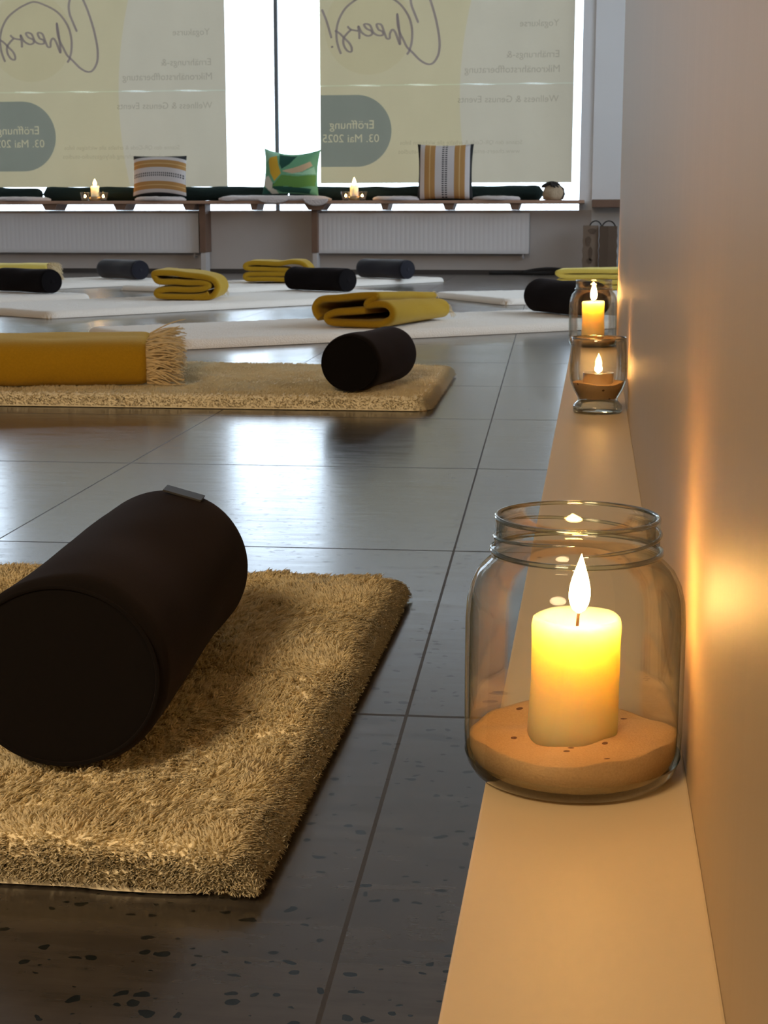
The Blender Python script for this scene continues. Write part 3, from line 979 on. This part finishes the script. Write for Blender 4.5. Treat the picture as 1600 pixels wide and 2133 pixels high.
# footed tealight glass between the two jars
J3 = (0.0085, 2.225, LZ)
tg = empty('footed_glass', J3, 0.3, 'clear footed glass with sand and a tealight, between the two candle jars', 'glass')
op = [(0.0350, 0.0105), (0.0318, 0.0135), (0.0285, 0.0175), (0.0292, 0.022), (0.0345, 0.031), (0.0388, 0.041), (0.0408, 0.052), (0.0412, 0.064), (0.0407, 0.080), (0.0397, 0.098), (0.0393, 0.1065), (0.0386, 0.1075)]
lathe('glass_wall', op[2:], M['glass'], tg, 80)
lathe('inner_wall', [(r - 0.0018, z) for r, z in op[3:]], M['glass'], tg, 80)
lathe('glass_foot', [(0.004, 0.0), (0.034, 0.0), (0.0352, 0.002), (0.0352, 0.009), (0.0345, 0.011), (0.0318, 0.0135), (0.0285, 0.0175), (0.004, 0.0185)], M['glass_thick'], tg, 80)
lathe('glass_rim', [(0.0389 + 0.0009 * math.cos(a), 0.1068 + 0.0009 * math.sin(a)) for a in [2 * math.pi * k / 10 for k in range(11)]], M['glass_thick'], tg, 80)
sand(J3, 0.0372, 0.043, 'dark tan sand in the footed glass', amp=0.0015, seed=3, prof_low=[(0.003, 0.0205), (0.0262, 0.0205), (0.0270, 0.0228), (0.0322, 0.0318)])


def tealight(loc, label, s=1.0, group=None, fh=0.016, fr=0.0045, fm=None):
    t = empty('tealight', loc, 0, label, 'tealight', group)
    lathe('cup', [(0.001, 0.0), (0.0182 * s, 0.0), (0.0188 * s, 0.001), (0.0190 * s, 0.0165 * s), (0.0195 * s, 0.0170 * s), (0.0186 * s, 0.0170 * s), (0.0184 * s, 0.004 * s), (0.001, 0.003 * s)], M['aluminium'], t, 40)
    wd = lathe('wax_disc', [(0.0180 * s, 0.0045 * s), (0.0180 * s, 0.0140 * s), (0.004 * s, 0.0138 * s)], M['wax'], t, 40, True, None, True, True)
    bm = bmesh.new(); tube(bm, [(0, 0, 0.0135 * s), (0.0004, 0, 0.0205 * s)], 0.0007, 6); bm_ob('wick', bm, M['wick'], wd)
    f = lathe('flame', flame_mesh(fh, fr), fm or FLAME, t, 16); f.location = (0, 0, 0.0165 * s)
    return t


tealight((J3[0], J3[1], LZ + 0.0375), 'lit tealight in the footed glass on the ledge', 1.15, None, 0.018, 0.0052)


# candles on the bench
def small_cup(loc, r0, r1, h, label, group):
    o = empty('tealight_glass', loc, 0, label, 'glass', group)
    lathe('cup_wall', [(r0 * 0.3, 0.001), (r0, 0.0), (r0 * 1.02, 0.003), (r1, h), (r1 - 0.003, h), (r0 - 0.003, 0.008), (r0 * 0.3, 0.007)], M['glass'], o, 32)
    lathe('cup_rim', [(r1 - 0.0015 + 0.002 * math.cos(a), h + 0.002 * math.sin(a)) for a in [2 * math.pi * k / 8 for k in range(9)]], M['glass_thick'], o, 32)
    return o


def bench_group(pxc, pcan, side, where, seeds, ch):
    Y = 11.04
    q = at(pcan, 400, Y)
    hold = empty('candle_holder', (q.x, Y, BZ + 0.0003), 0, 'squat amber candle holder on the bench, ' + where, 'candle holder')
    lathe('holder_bowl', [(0.005, 0.0), (0.034, 0.0), (0.040, 0.006), (0.044, 0.020), (0.038, 0.030), (0.031, 0.031), (0.030, 0.012), (0.005, 0.0105)], M['amber'], hold, 32)
    candle((q.x, Y, BZ + 0.0115), 0.0285, ch, 'slim lit white candle on the bench, ' + where, 0.011, 0.048, M['wax_white'], fm=FLAME_SMALL, nm='bench_candle')
    for px, w in side:
        c = at(px, 405, Y)
        small_cup((c.x, Y - 0.01, BZ + 0.0003), 0.026, 0.036, 0.060, 'small clear tealight glass %s of the bench candle %s' % (w, where), 'tealight glasses on the bench')
        tealight((c.x, Y - 0.01, BZ + 0.0082), 'lit tealight in the glass %s of the candle %s' % (w, where), 1.0, 'tealights on the bench', 0.022, 0.008, FLAME_SMALL)


bench_group(197, 198, ((178, 'left'), (216, 'right')), 'beside the horizontally striped pillow', 0, 0.095)
bench_group(738, 738, ((721, 'left'), (755, 'right')), 'near the green leaf pillow', 1, 0.100)

# small beige figure with a dark top at the right end of the bench
q = at(1152, 410, 11.06)
fg = empty('sack_figure', (q.x, 11.08, BZ + 0.0005), 0, 'small beige sack figure with a dark tousled top at the right end of the bench', 'ornament')


def wobf(a, r, z): return r * (1 + 0.06 * math.sin(3 * a + z * 40) + 0.03 * math.sin(7 * a)), z


lathe('sack_body', [(0.045, 0.0), (0.068, 0.004), (0.076, 0.03), (0.073, 0.06), (0.060, 0.085), (0.040, 0.102), (0.02, 0.11)], M['figure'], fg, 32, True, wobf, True, True)
bm = bmesh.new()
random.seed(4)
for k in range(26):
    a = random.uniform(0, 6.28); e = random.uniform(-0.1, 0.9)
    d = Vector((math.cos(a) * math.cos(e), math.sin(a) * math.cos(e) * 0.8, math.sin(e) * 0.6))
    b0 = Vector((-0.012, -0.01, 0.104))
    tube(bm, [b0, b0 + d * 0.03, b0 + d * 0.07 + Vector((0, 0, -0.016))], 0.027, 6, taper=lambda t: 1.0 - 0.85 * t)
bm_ob('dark_tuft', bm, M['figure_dark'], fg, True)
bm = bmesh.new()
tube(bm, [(0.05, -0.03, 0.004), (0.078, -0.02, 0.04), (0.07, -0.01, 0.08), (0.045, 0, 0.1)], 0.010, 8, taper=lambda t: 1 - 0.5 * t)
bm_ob('dark_arm', bm, M['figure_dark'], fg, True)


# ------------------------------------------------------------------ bags by the wall
def bag(name, pxa, pxb, pytop, Y, d, mat, hx, hm, label):
    a = at(pxa, 540, Y).x; b = at(pxb, 540, Y).x; zt = at(pxa, pytop, Y).z
    w = (b - a) / 2
    r = empty(name, ((a + b) / 2, Y, 0.0005), 0, label, 'bag', 'brown bags with rope handles')
    bm = bmesh.new()
    n = 10
    def ring(z, s, j):
        return [bm.verts.new((x * s + 0.003 * math.sin(9 * z * 8 + j), y, z)) for x, y in ((-w, 0), (0, -0.006), (w, 0), (w * 0.93, d / 2), (w, d), (0, d), (-w, d), (-w * 0.93, d / 2))]
    rs = [ring(zt * k / n, 1 - 0.05 * k / n, k) for k in range(n + 1)]
    for k in range(n):
        for i in range(8): bm.faces.new((rs[k][i], rs[k][(i + 1) % 8], rs[k + 1][(i + 1) % 8], rs[k + 1][i]))
    bm.faces.new(rs[0][::-1])
    o = bm_ob('bag_body', bm, mat, r)
    o.modifiers.new('paper', 'SOLIDIFY').thickness = -0.0015
    for yy in (0.002, d - 0.002):
        bm = bmesh.new()
        P = [(hx[0] + (hx[1] - hx[0]) * (0.5 - 0.5 * math.cos(math.pi * k / 12)), yy, zt - 0.02 + hm * math.sin(math.pi * k / 12)) for k in range(13)]
        tube(bm, P, 0.0045, 8)
        bm_ob('rope_handle', bm, M['rope'], r, True)
    return r


bg1 = bag('paper_bag', 1213, 1246, 470, 10.95, 0.14, M['kraft'], (-0.01, 0.075), 0.052, 'light brown bag with dark patches and a rope handle, standing by the window wall')
bag('paper_bag', 1247, 1285, 471, 10.93, 0.14, M['kraft_dark'], (-0.045, 0.05), 0.055, 'darker brown bag with a rope handle, standing at the wall edge')
bm = bmesh.new()
for cx_, cz_, w_, h_ in ((0.01, 0.305, 0.028, 0.02), (-0.015, 0.235, 0.018, 0.035), (0.0, 0.15, 0.014, 0.05), (-0.005, 0.10, 0.02, 0.02)):
    c = [bm.verts.new((cx_ + w_ * math.cos(t) * (1 + 0.2 * math.sin(3 * t)), -0.0085, cz_ + h_ * math.sin(t))) for t in [2 * math.pi * k / 12 for k in range(12)]]
    bm.faces.new(c)
pp_ = bm_ob('dark_patch', bm, M['kraft_dark'], bg1)
pp_.modifiers.new('t', 'SOLIDIFY').thickness = 0.001

bm = bmesh.new()
P = [(-0.75 + 0.55 * t + 0.02 * math.sin(9 * t), 11.13 + 0.03 * math.sin(7 * t), 0.012) for t in [k / 20 for k in range(21)]]
tube(bm, P, 0.011, 8)
P = [(-0.52 + 0.42 * t, 11.10 + 0.03 * math.sin(5 * t + 1), 0.014 + 0.028 * math.sin(math.pi * t)) for t in [k / 16 for k in range(17)]]
tube(bm, P, 0.012, 8)
cb = bm_ob('cable', bm, M['rope'], None, True)
tag(cb, 'thick dark cable lying on the floor along the window wall', 'cable')


# ------------------------------------------------------------------ fleece mats
def fleece_mat(cx, cy, ang, L, W, label, T=0.030, step=0.006, amp=0.004, tufts=0, dense_from=None, mat=None, seed=0, tuft_len=0.0085, edge_fuzz=0):
    root = empty('fleece_mat', (cx, cy, 0), math.radians(ang), label, 'mat', 'lambswool mats laid out on the floor')
    R = 0.027
    nx = int((L) / step); ny = int((W) / step)
    us = np.linspace(-L / 2, L / 2, nx + 1); vs = np.linspace(-W / 2, W / 2, ny + 1)
    # crowd the border rows so that the pile rolls over the edge
    us = np.concatenate([[-L / 2], -L / 2 + np.array([0.0006, 0.0025]), us[1:-1], L / 2 - np.array([0.0025, 0.0006]), [L / 2]])
    vs = np.concatenate([[-W / 2], -W / 2 + np.array([0.0006, 0.0025]), vs[1:-1], W / 2 - np.array([0.0025, 0.0006]), [W / 2]])
    U, Vv = np.meshgrid(us, vs)
    rc = 0.045   # rounded corners
    qx = np.maximum(np.abs(U) - (L / 2 - rc), 0); qy = np.maximum(np.abs(Vv) - (W / 2 - rc), 0)
    q = np.hypot(qx, qy); over = np.maximum(q / rc, 1)
    both = (qx > 0) & (qy > 0)
    s = np.where(both, 1 / over, 1)
    U2 = np.sign(U) * (np.abs(U) - qx + qx * s); V2 = np.sign(Vv) * (np.abs(Vv) - qy + qy * s)
    d = np.where(both, rc - np.minimum(q, rc), np.minimum(L / 2 - np.abs(U), W / 2 - np.abs(Vv)))
    e = np.clip(d / R, 0, 1)
    hgt = T * np.sqrt(np.clip(1 - (1 - e) ** 2, 0, 1))

    def lump(A, B):
        a = 0.8 - np.abs(vnoise(A * 75 + seed + B * 9, B * 95, 11 + seed)) * 1.9
        b = vnoise(A * 24 + 5 + seed, B * 24, 12 + seed)
        c = vnoise(A * 130 + 5, B * 130 + seed, 13)
        return 0.75 * a + 0.45 * b + 0.35 * c
    N = lump(U2, V2)
    Z = 0.0015 + hgt * 0.93 + amp * N * np.clip(e * 1.1 - 0.1, 0, 1)
    Z = np.maximum(Z, 0.0012)
    j = vnoise(U2 * 45 + 3, V2 * 45, 21 + seed) * amp * 0.25 * (1 - e)
    X3 = U2 + np.where(np.abs(U) >= L / 2 - R, np.sign(U) * j, 0)
    Y3 = V2 + np.where(np.abs(Vv) >= W / 2 - R, np.sign(Vv) * j, 0)
    Vt = np.stack([X3, Y3, Z], -1).reshape(-1, 3)
    mcols = len(us); mrows = len(vs)
    idx = np.arange(mcols * mrows).reshape(mrows, mcols)
    Fq = np.stack([idx[:-1, :-1], idx[:-1, 1:], idx[1:, 1:], idx[1:, :-1]], -1).reshape(-1, 4)
    np_mesh('fleece', Vt, Fq, mat or M['fleece_far'], root)
    box('backing', -L / 2 + 0.008, L / 2 - 0.008, -W / 2 + 0.008, W / 2 - 0.008, 0.0003, 0.0011, M['backing'], root)
    if tufts:
        rng = np.random.RandomState(100 + seed)
        def field(n, u0, u1):
            u = rng.uniform(u0, u1, n); v = rng.uniform(-W / 2, W / 2, n)
            return u, v
        u, v = field(tufts, dense_from if dense_from is not None else -L / 2, L / 2)
        if dense_from is not None:      # thinner pile on the part hidden behind the frame edge
            u1, v1 = field(int(tufts * 0.8), -L / 2, dense_from + 0.02)
            u = np.concatenate([u, u1]); v = np.concatenate([v, v1])
        if edge_fuzz:
            ne = edge_fuzz
            u0 = -L / 2
            k = ne // 3
            u = np.concatenate([u, L / 2 - np.abs(rng.normal(0, 0.008, k)), rng.uniform(u0, L / 2, k), rng.uniform(u0, L / 2, k)])
            v = np.concatenate([v, rng.uniform(-W / 2, W / 2, k), -W / 2 + np.abs(rng.normal(0, 0.006, k)), W / 2 - np.abs(rng.normal(0, 0.006, k))])
        n = len(u)
        dd = np.minimum(L / 2 - np.abs(u), W / 2 - np.abs(v)); ee = np.clip(dd / R, 0.02, 1)
        z = 0.0015 + T * np.sqrt(1 - (1 - ee) ** 2) * 0.93 + amp * lump(u, v) * np.clip(ee * 1.1 - 0.1, 0, 1) - 0.0015
        # direction: up plus outward at the border, leaning with a slow field, locks gather at cell centres
        ox = np.where(L / 2 - np.abs(u) < R, np.sign(u) * (1 - np.clip((L / 2 - np.abs(u)) / R, 0, 1)), 0)
        oy = np.where(W / 2 - np.abs(v) < R, np.sign(v) * (1 - np.clip((W / 2 - np.abs(v)) / R, 0, 1)), 0)
        lx = vnoise(u * 18, v * 18 + 7, 31 + seed); ly = vnoise(u * 18 + 9, v * 18, 32 + seed)
        D = np.stack([ox * 1.3 + lx * 0.55 + 0.25 + rng.normal(0, .14, n), oy * 1.3 + ly * 0.55 - 0.35 + rng.normal(0, .14, n), 0.62 - 0.5 * np.hypot(ox, oy) + 0 * u], -1)
        D /= np.linalg.norm(D, axis=1)[:, None]
        ln = tuft_len * rng.uniform(0.6, 1.15, n)
        root_p = np.stack([u, v, np.maximum(z, 0.002)], -1)
        tip = root_p + D * ln[:, None]
        cell = 0.009
        cu = (np.floor(u / cell) + 0.5) * cell; cv = (np.floor(v / cell) + 0.5) * cell
        hsh = np.sin(cu * 9127.1 + cv * 3171.7) * 43758.5; hsh -= np.floor(hsh)
        hs2 = np.sin(cu * 2127.1 + cv * 7171.7) * 23758.5; hs2 -= np.floor(hs2)
        cu = cu + (hsh - 0.5) * cell * 0.8 + lx * 0.006; cv = cv + (hs2 - 0.5) * cell * 0.8 + ly * 0.006
        pull = 0.55 * np.clip(ee * 1.2, 0.15, 1)
        tip[:, 0] += (cu - u) * pull; tip[:, 1] += (cv - v) * pull
        tip[:, 2] = np.maximum(tip[:, 2], 0.002)
        mid = (root_p + tip) / 2 + np.stack([rng.normal(0, .0016, n), rng.normal(0, .0016, n), np.full(n, 0.0012)], -1)
        mid[:, 2] = np.maximum(mid[:, 2], 0.0018)
        w = rng.uniform(0.0006, 0.0012, n)
        ax = np.stack([np.ones(n), np.zeros(n), np.zeros(n)], -1); ay = np.stack([np.zeros(n), np.ones(n), np.zeros(n)], -1)
        vs_ = []
        for P, k in ((root_p, 1.0), (mid, 0.85)):
            for a in (0, 2.094, 4.189):
                vs_.append(P + (ax * math.cos(a) + ay * math.sin(a)) * (w * k)[:, None])
        vs_.append(tip)
        A = np.stack(vs_, 1).reshape(-1, 3)
        b = (np.arange(n) * 7)[:, None]
        tr = np.array([(0, 1, 4), (0, 4, 3), (1, 2, 5), (1, 5, 4), (2, 0, 3), (2, 3, 5), (3, 4, 6), (4, 5, 6), (5, 3, 6)])
        Ft = (b[:, :, None] + tr[None]).reshape(-1, 3)
        o = np_mesh('wool_pile', A, Ft, M['fleece'], root)
        o['kind'] = 'stuff'
    return root


MT = 0.030
fleece_mat(-1.15, 1.130, 0, 1.94, 0.70, 'cream lambswool mat in the foreground, under the large black bolster', T=0.025, step=0.0032, amp=0.0045, tufts=190000, dense_from=0.30, mat=M['fleece_base'], seed=1, edge_fuzz=60000)
fleece_mat(-1.31, 3.345, 1.5, 1.97, 0.72, 'cream lambswool mat, second from the front, with a bolster end-on and a fringed blanket', T=0.028, step=0.006, amp=0.0014, tufts=70000, dense_from=-0.05, mat=M['fleece_base'], seed=2, edge_fuzz=14000, tuft_len=0.008)
far = dict(step=0.012, amp=0.0016)
fleece_mat(-0.72, 5.28, 41, 1.9, 0.72, 'pale lambswool mat under the folded mustard blanket in the middle of the room', seed=3, **far)
fleece_mat(-1.728, 6.87, 54, 2.25, 0.74, 'pale lambswool mat under the four-layer folded mustard blanket', seed=4, **far)
fleece_mat(-3.28, 6.64, 54, 2.0, 0.72, 'pale lambswool mat at the left photo edge, under the black bolster there', seed=5, **far)
fleece_mat(-3.295, 8.50, 58, 2.0, 0.72, 'pale lambswool mat at the back left, under the lone black bolster near the left radiator', seed=6, **far)
fleece_mat(-1.755, 8.96, 60, 2.1, 0.72, 'pale lambswool mat at the back middle, under the black bolster near the right radiator', seed=7, **far)
fleece_mat(0.223, 7.80, 30, 1.9, 0.80, 'pale lambswool mat at the back right, cut off by the near wall', seed=8, **far)


# ------------------------------------------------------------------ bolsters
def bolster(cx, cy, ang, label, L=0.40, r=0.0625, mat=None, tagged=False, z0=None, seed=0, squash=0.95, dome=0.004):
    mat = mat or M['black_fabric']
    root = empty('bolster', (cx, cy, MT + 0.0005 if z0 is None else z0), math.radians(ang), label, 'bolster', 'dark cylindrical bolsters lying on the mats')
    n = 60; m = 72
    ts = np.concatenate([[0, 0.004, 0.010, 0.018], np.linspace(0.03, L - 0.03, n), [L - 0.018, L - 0.010, L - 0.004, L]])
    V = []; F = []
    def rad(a, x):
        w = 0.0012 * math.sin(a * 3 + x * 21 + seed) + 0.0010 * float(vnoise(np.array([x * 14 + seed]), np.array([(a % 6.2832) * 2.2 + 3]), 40 + seed)[0])
        w += -0.0022 * math.exp(-((x - L * 0.45) / 0.09) ** 2)
        return w
    for x in ts:
        e = min(x, L - x); k = 1 - 0.10 * max(0, 1 - e / 0.014) ** 2
        for i in range(m):
            a = 2 * math.pi * i / m
            R = (r + rad(a, x) * min(1, e / 0.02)) * k
            z = R * math.sin(a); y = R * math.cos(a)
            z = z * squash
            zz = r * squash + z
            if zz < 0.006: zz = 0.006 - (0.006 - zz) * 0.35
            V.append((x - L / 2, y * (2 - squash) ** 0.5, zz - 0.0015))
    K = len(ts)
    for j in range(K - 1):
        for i in range(m):
            F.append((j * m + i, j * m + (i + 1) % m, (j + 1) * m + (i + 1) % m, (j + 1) * m + i))
    mesh_ob('cover', V, F, mat, root, True)
    for sgn, j in ((-1, 0), (1, K - 1)):
        ring = [Vector(V[j * m + i]) for i in range(m)]
        c = sum(ring, Vector()) / m
        VV = []; FF = []
        steps = [1.0, 0.85, 0.6, 0.3, 0.02]
        for s in steps:
            for i in range(m):
                p = c + (ring[i] - c) * s
                p.x += sgn * dome * (1 - s * s) - sgn * 0.0004
                VV.append(p)
        for q in range(len(steps) - 1):
            for i in range(m):
                f = (q * m + i, q * m + (i + 1) % m, (q + 1) * m + (i + 1) % m, (q + 1) * m + i)
                FF.append(f if sgn < 0 else f[::-1])
        FF.append(tuple((len(steps) - 1) * m + i for i in range(m)))
        ep = mesh_ob('end_panel', VV, FF, mat, root, True)
        bm = bmesh.new()
        pts = [c + (p - c) * 1.015 for p in ring]; pts.append(pts[0])
        tube(bm, pts, 0.0014, 6)
        bm_ob('seam_piping', bm, mat, ep, True)
    if tagged:
        t = box('sewn_tag', -0.009, 0.009, -0.016, 0.016, -0.0008, 0.0008, M['black_tag'], root, 0.0003)
        t.location = (L / 2 - 0.022, -0.017, r * 2 * squash - 0.0022); t.rotation_euler = (0.27, -0.05, 0)
    return root


bolster(-0.334, 1.050, 93.5, 'large black bolster in the foreground, cut off by the left photo edge', tagged=True, L=0.33, r=0.066, seed=1)
bolster(-0.462, 3.19, 80, 'black bolster lying end-on at the right end of the second mat', seed=2, L=0.27, r=0.063)
bolster(-0.103, 5.79, -57, 'black bolster partly hidden behind the far candle jar', seed=3, L=0.40, r=0.068)
bolster(-1.356, 7.617, -37, 'black bolster right behind the mustard blanket in the middle of the room', seed=4)
bolster(-1.266, 9.38, -40, 'black bolster with blue daylight in its colour, near the right radiator', seed=5, mat=M['daylit_black_fabric'])
bolster(-2.82, 9.066, -41, 'dark bolster below the left radiator, just left of the four-layer blanket', seed=6, mat=M['daylit_black_fabric'])
bolster(-2.745, 7.27, -34, 'black bolster cut off by the left photo edge, in the background', seed=7)


# ------------------------------------------------------------------ blankets
def blanket(loc, rz, path, t, length, label, mat=None, fringe_at=None, fr_len=0.06, seed=0, tuck=0.0, fringes=260, fr_r=0.0016, crown=0.0, taper=0.0, droop=0.5):
    """a folded throw: `path` is its folded cross section (x, z), carried along local y"""
    root = empty('folded_blanket', loc, math.radians(rz), label, 'blanket', 'folded yellow wool blankets on the mats')
    P = catmull([Vector((a, 0, b)) for a, b in path], 7)
    ny = 22
    n = len(P)
    V = []; F = []
    xs = [p.x for p in P]; xm = (min(xs) + max(xs)) / 2; hw = (max(xs) - min(xs)) / 2
    for j in range(ny + 1):
        y = length * j / ny
        for i, p in enumerate(P):
            q1 = float(vnoise(np.array([p.x * 14 + seed]), np.array([y * 12 + p.z * 6]), 50 + seed)[0])
            q2 = float(vnoise(np.array([p.x * 9 + 4 + seed]), np.array([y * 9 + p.z * 30]), 51 + seed)[0])
            zz = p.z + 0.0028 * q1 * (1 if p.z > t * 0.8 else 0)
            zz += crown * p.z * math.sin(math.pi * min(1, y / length))
            zz *= 1 - taper * (y / length) * (1 if p.z > t else 0)
            yy = y + 0.006 * q2 * (1 - 2 * min(1, y / length))
            V.append((p.x + 0.004 * q2, yy, zz))
    for j in range(ny):
        for i in range(n - 1):
            F.append((j * n + i, j * n + i + 1, (j + 1) * n + i + 1, (j + 1) * n + i))
    o = mesh_ob('folded_cloth', V, F, mat or M['yellow'], root, True)
    s = o.modifiers.new('thick', 'SOLIDIFY'); s.thickness = t; s.offset = 0; s.use_even_offset = False
    o.modifiers.new('soft', 'SUBSURF').levels = 1
    o.modifiers['soft'].render_levels = 1
    if fringe_at is not None:
        rng = random.Random(seed + 5)
        bm = bmesh.new()
        sgn = -1 if fringe_at == 0 else 1
        y0 = 0.0 if fringe_at == 0 else length
        for k in range(fringes):
            i = rng.randrange(n - 1); p = P[i].lerp(P[i + 1], rng.random())
            z0 = p.z + rng.uniform(-t * 0.45, t * 0.45)
            z0 = max(z0, 0.003)
            if fringe_at != 0: z0 *= (1 - taper)
            l = fr_len * rng.uniform(0.65, 1.12)
            sx = rng.gauss(0, 0.16) + (p.x - xm) / max(hw, 0.01) * 0.25
            sz = rng.gauss(0.10, 0.25)
            pts = []
            for q in range(6):
                u = q / 5
                x = p.x + sx * l * u
                z = z0 + sz * l * u - droop * l * u * u * (0.5 + z0 * 6)
                pts.append((x, y0 + sgn * (l * u * (1 - 0.15 * u) - 0.004), max(z, 0.0022)))
            tube(bm, pts, fr_r, 5, taper=lambda u: 1.0 - 0.45 * u)
        fo = bm_ob('fringe', bm, M['fringe'], root, True)
        fo['kind'] = 'stuff'
    return root


ZB = MT + 0.0012
# A: big one at the left, seen along its fold, fringe towards the right
t = 0.022
blanket((-0.932, 3.160, ZB), 104, [(0.03, 0.012), (0.16, 0.012), (0.27, 0.014), (0.292, 0.026), (0.27, 0.036), (0.10, 0.036), (0.02, 0.040), (-0.004, 0.050), (0.02, 0.060), (0.15, 0.060), (0.25, 0.060), (0.27, 0.070), (0.25, 0.082), (0.10, 0.083), (0.01, 0.082), (-0.022, 0.070), (-0.030, 0.045), (-0.022, 0.020), (-0.004, 0.010)],
        t, 0.62, 'mustard blanket with a cream fringe at the left photo edge on the second mat', fringe_at=0, fr_len=0.085, seed=1, fringes=520, fr_r=0.0018, droop=0.25)
# B: middle of the room
blanket((-0.905, 4.985, ZB), -14, [(0.18, 0.058), (0.10, 0.052), (0.06, 0.046), (0.035, 0.032), (0.05, 0.016), (0.12, 0.013), (0.22, 0.014), (0.262, 0.03), (0.268, 0.055), (0.25, 0.075), (0.215, 0.078), (0.18, 0.074), (0.195, 0.092), (0.22, 0.104), (0.16, 0.104), (0.08, 0.096), (0.02, 0.088), (-0.008, 0.065), (-0.002, 0.040), (0.012, 0.026)],
        0.024, 0.55, 'folded mustard blanket with a rolled fold showing, in the middle of the room', fringe_at=1, fr_len=0.045, seed=2, fringes=90, taper=0.2, droop=1.1)
# C: four layers
blanket((-1.905, 6.60, ZB), 8, [(0.235, 0.030), (0.19, 0.016), (0.06, 0.016), (0.012, 0.020), (0.0, 0.033), (0.02, 0.044), (0.12, 0.046), (0.20, 0.050), (0.232, 0.064), (0.20, 0.076), (0.10, 0.078), (0.02, 0.080), (-0.006, 0.095), (-0.002, 0.118), (0.08, 0.116), (0.18, 0.106), (0.245, 0.090), (0.268, 0.060), (0.262, 0.030), (0.235, 0.014), (0.16, 0.013)],
        0.026, 0.37, 'mustard blanket folded in four thick layers, left of the middle', fringe_at=1, fr_len=0.055, seed=3, fringes=160, droop=0.9)
# D: two layers, far
blanket((-1.945, 8.50, ZB), 6, [(0.26, 0.022), (0.10, 0.022), (0.03, 0.022), (0.004, 0.030), (0.004, 0.045), (0.03, 0.050), (0.14, 0.050), (0.24, 0.054), (0.24, 0.072), (0.12, 0.078), (0.03, 0.082), (0.006, 0.094), (0.03, 0.112), (0.12, 0.112), (0.20, 0.108), (0.27, 0.118), (0.33, 0.110), (0.36, 0.07), (0.35, 0.03)],
        0.026, 0.32, 'yellow blanket folded double, behind the black bolster in the back row', mat=M['yellow'], seed=4)
# E: back left, seen along its fold with fringe to the right
blanket((-3.14, 8.66, ZB), 100, [(0.02, 0.012), (0.20, 0.012), (0.235, 0.024), (0.20, 0.036), (0.02, 0.038), (0.0, 0.048), (0.02, 0.060), (0.18, 0.062), (0.20, 0.075), (0.17, 0.088), (0.04, 0.090), (-0.012, 0.082), (-0.026, 0.055), (-0.020, 0.020)],
        0.022, 0.5, 'yellow blanket with a pale fringe behind the leftmost black bolster', mat=M['yellow_light'], fringe_at=0, fr_len=0.06, seed=5, fringes=260, fr_r=0.002, droop=0.6)
# F: back right
blanket((-0.185, 7.93, ZB), -4, [(0.40, 0.012), (0.10, 0.012), (0.01, 0.014), (-0.008, 0.028), (0.01, 0.040), (0.20, 0.040), (0.38, 0.042), (0.40, 0.054), (0.38, 0.066), (0.20, 0.066), (0.05, 0.064), (0.0, 0.078), (0.02, 0.090), (0.20, 0.094), (0.40, 0.096)],
        0.024, 0.30, 'yellow blanket at the back right, seen just above the far candle jar', mat=M['yellow_light'], seed=6)
